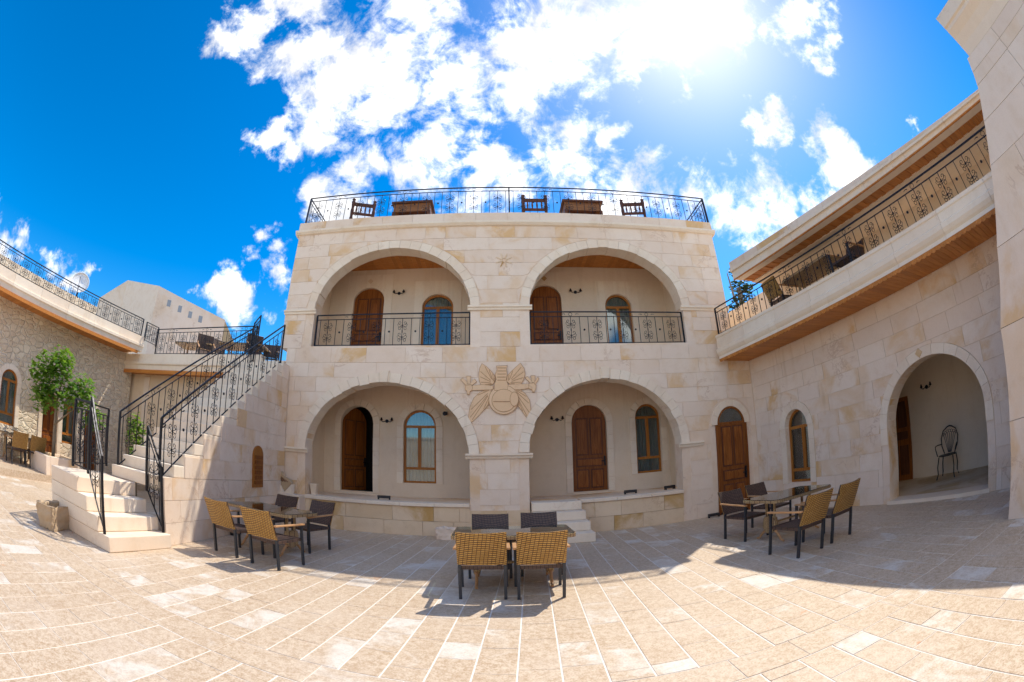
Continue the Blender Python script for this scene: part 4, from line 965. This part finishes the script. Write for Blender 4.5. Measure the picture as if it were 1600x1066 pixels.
def trough(root, L_, Wd, H_, t_, mat):
    m = MB(); A = rpoly(L_, Wd, .06, 3); B_ = rpoly(L_-t_, Wd-t_, .05, 3); n = len(A)
    j = lambda s: rnd.uniform(-s, s)
    vs = [(x*.94, y*.92, 0) for x, y in A]+[(x+j(.012), y+j(.012), H_*.55) for x, y in A]+[(x+j(.01), y+j(.01), H_+j(.012)) for x, y in A]+[(x, y, H_-.012) for x, y in B_]+[(x*.95, y*.92, H_*.35) for x, y in B_]
    m.add(vs, [(k*n+i, k*n+(i+1) % n, (k+1)*n+(i+1) % n, (k+1)*n+i) for k in range(4) for i in range(n)]+[tuple(range(4*n, 5*n)), tuple(range(n-1, -1, -1))])
    bo = m.build('basin', mat, root, smooth=True)
    md = bo.modifiers.new('sub', 'SUBSURF'); md.subdivision_type = 'SIMPLE'; md.levels = md.render_levels = 4
    tx = bpy.data.textures.new('rough', 'CLOUDS'); tx.noise_scale = .12; tx.noise_depth = 4
    md = bo.modifiers.new('disp', 'DISPLACE'); md.texture = tx; md.strength = .07; md.texture_coords = 'GLOBAL'
    MB().add([(x*.93, y*.9, H_*.6) for x, y in B_], [tuple(range(n))]).build('soil', 'terrain', root)
trough(tq, .46, .21, .36, .07, 'trough_stone')
t2 = thing('stone_trough', 'small grey stone trough at the porch foot beside the middle pier', 'trough', (-1.05, 9.62, 0), 0)
trough(t2, .32, .17, .26, .06, 'limestone')
cs = thing('carved_stone', 'broken carved stone with dark lattice standing on the ledge beside the porch by the staircase', 'sculpture', (-5.15, 9.78, .775), R(-8))
MB().prism([(-.25, 0), (.25, 0), (.26, .24), (.03, .02), (-.16, .30), (-.12, .56), (-.22, .58), (-.27, .45)], -.07, .07).build('base_stone', 'limestone_trim', cs)
MB().prism([(.03, .04), (.25, .26), (.16, .36), (.02, .40), (-.06, .52), (-.13, .54), (-.16, .30)], -.05, .05).build('lattice_panel', 'trough_stone', cs)
for k in range(7):
    MB().box((-.12+.04*k, -.06, .28+.012*(k % 2)), (-.10+.04*k, -.0501, .42-.02*k)).build('lattice_bar', 'dark_wood', cs)
lt = thing('lantern', 'small pale stone lantern on the porch ledge behind the carved stone', 'lantern', (-4.55, 10.3, .787))
MB().box((-.07, -.07, 0), (.07, .07, .03)).build('base', 'limestone_trim', lt); MB().hull8([(-.06, -.06, .03), (.06, -.06, .03), (.06, .06, .03), (-.06, .06, .03), (-.09, -.09, .24), (.09, -.09, .24), (.09, .09, .24), (-.09, .09, .24)]).build('body', 'cream_plaster', lt); MB().box((-.10, -.10, .24), (.10, .10, .27)).build('lid', 'limestone_trim', lt)

# ================================================================== PLANTS
def leaves(mb, c, rad, n, size, rg, flat=.85):
    for _ in range(n):
        v = Vector((rg.gauss(0, 1), rg.gauss(0, 1), rg.gauss(0, 1))).normalized()*(rg.random()**.45)
        p = Vector(c)+Vector((v.x*rad[0], v.y*rad[1], v.z*rad[2]))
        a = rg.uniform(0, 2*pi); tl = rg.uniform(-.7, .3)
        u = Vector((cos(a)*cos(tl), sin(a)*cos(tl), sin(tl))); w = u.cross(Vector((0, 0, 1))).normalized(); w = (w*cos(.4)+u.cross(w)*rg.uniform(-.6, .6)).normalized()
        s = size*rg.uniform(.6, 1.25); nn = u.cross(w)
        mb.add([p, p+u*s*.45+w*s*.42+nn*s*.08, p+u*s*1.05, p+u*s*.45-w*s*.42+nn*s*.08], [(0, 1, 2), (0, 2, 3)])
def tree(label, base, trunk_pts, r0, limbs, clumps, size, mat, seed, name='fig_tree'):
    rg = random.Random(seed); t = thing(name, label, 'tree', base)
    MB().tube(trunk_pts, r0, 9, r1=r0*.6).build('trunk', 'bark', t, smooth=True)
    for L_ in limbs: MB().tube(L_, r0*.5, 6, r1=r0*.12).build('limb', 'bark', t, smooth=True)
    m = MB()
    for (c, rad, n) in clumps: leaves(m, c, rad, n, size, rg)
    m.build('crown', mat, t)
    return t
pl = thing('stone_planter', 'low pale stone planter round the fig tree by the rubble wing', 'planter', (-11.55, 6.65, .17)); 
for nm, a, b in (('side', (-.6, -.65, 0), (.6, -.5, .48)), ('side', (-.6, .5, 0), (.6, .65, .48)), ('side', (-.6, -.498, 0), (-.45, .498, .48)), ('side', (.45, -.498, 0), (.6, .498, .48))): MB().box(a, b).build(nm, 'limestone', pl, bev=.01)
MB().box((-.449, -.499, 0), (.449, .499, .40)).build('soil', 'terrain', pl)
tree('young fig tree with broad green leaves in the planter by the rubble wing', (-11.55, 6.6, .55), [(0, 0, 0), (.03, 0, .5), (-.02, .03, 1.0), (.05, 0, 1.5)], .065,
     [[(0, 0, .9), (.4, .3, 1.3), (.75, .5, 1.6)], [(0, 0, 1.3), (-.3, -.1, 1.8), (-.5, -.2, 2.3)], [(.05, 0, 1.5), (.1, .1, 2.1), (.05, .1, 2.7)]],
     [((-.45, -.35, 2.2), (.55, .55, .62), 420), ((.05, .0, 2.55), (.5, .5, .5), 330), ((-.35, -.3, 1.55), (.5, .5, .42), 260), ((.7, .55, 1.95), (.48, .45, .55), 330), ((1.0, .9, 1.35), (.4, .4, .38), 170), ((.2, .1, 1.75), (.5, .5, .45), 230)], .17, 'leaf_green', 3)
tree('bright lime-green shrub against the wall behind the stair landing', (-9.6, 8.6, 0), [(0, 0, 0), (0, 0, .6), (.05, 0, 1.2)], .03,
     [[(0, 0, .5), (.2, .1, 1.0), (.3, .1, 1.5)]], [((0, 0, 1.6), (.38, .35, .5), 320), ((.1, 0, 1.0), (.42, .35, .5), 300), ((-.1, 0, 2.0), (.25, .25, .3), 120)], .12, 'leaf_lime', 5, name='shrub')
p = at(1141, 420, 13.5)
tree('dark tree rising behind the corner of the gallery wing', (p.x+.3, 13.5, 0), [(0, 0, 0), (0, 0, 4), (-.1, 0, p.z-.8)], .16,
     [[(0, 0, p.z-2.5), (-.4, 0, p.z-1.2), (-.5, 0, p.z-.2)], [(0, 0, p.z-2.2), (.5, .2, p.z-1.0)]], [((-.1, 0, p.z-.1), (.22, .3, .25), 70), ((.2, .2, p.z-.7), (.5, .5, .5), 260), ((-.2, 0, p.z-1.9), (.7, .7, .8), 400)], .16, 'leaf_dark', 9, name='tree')
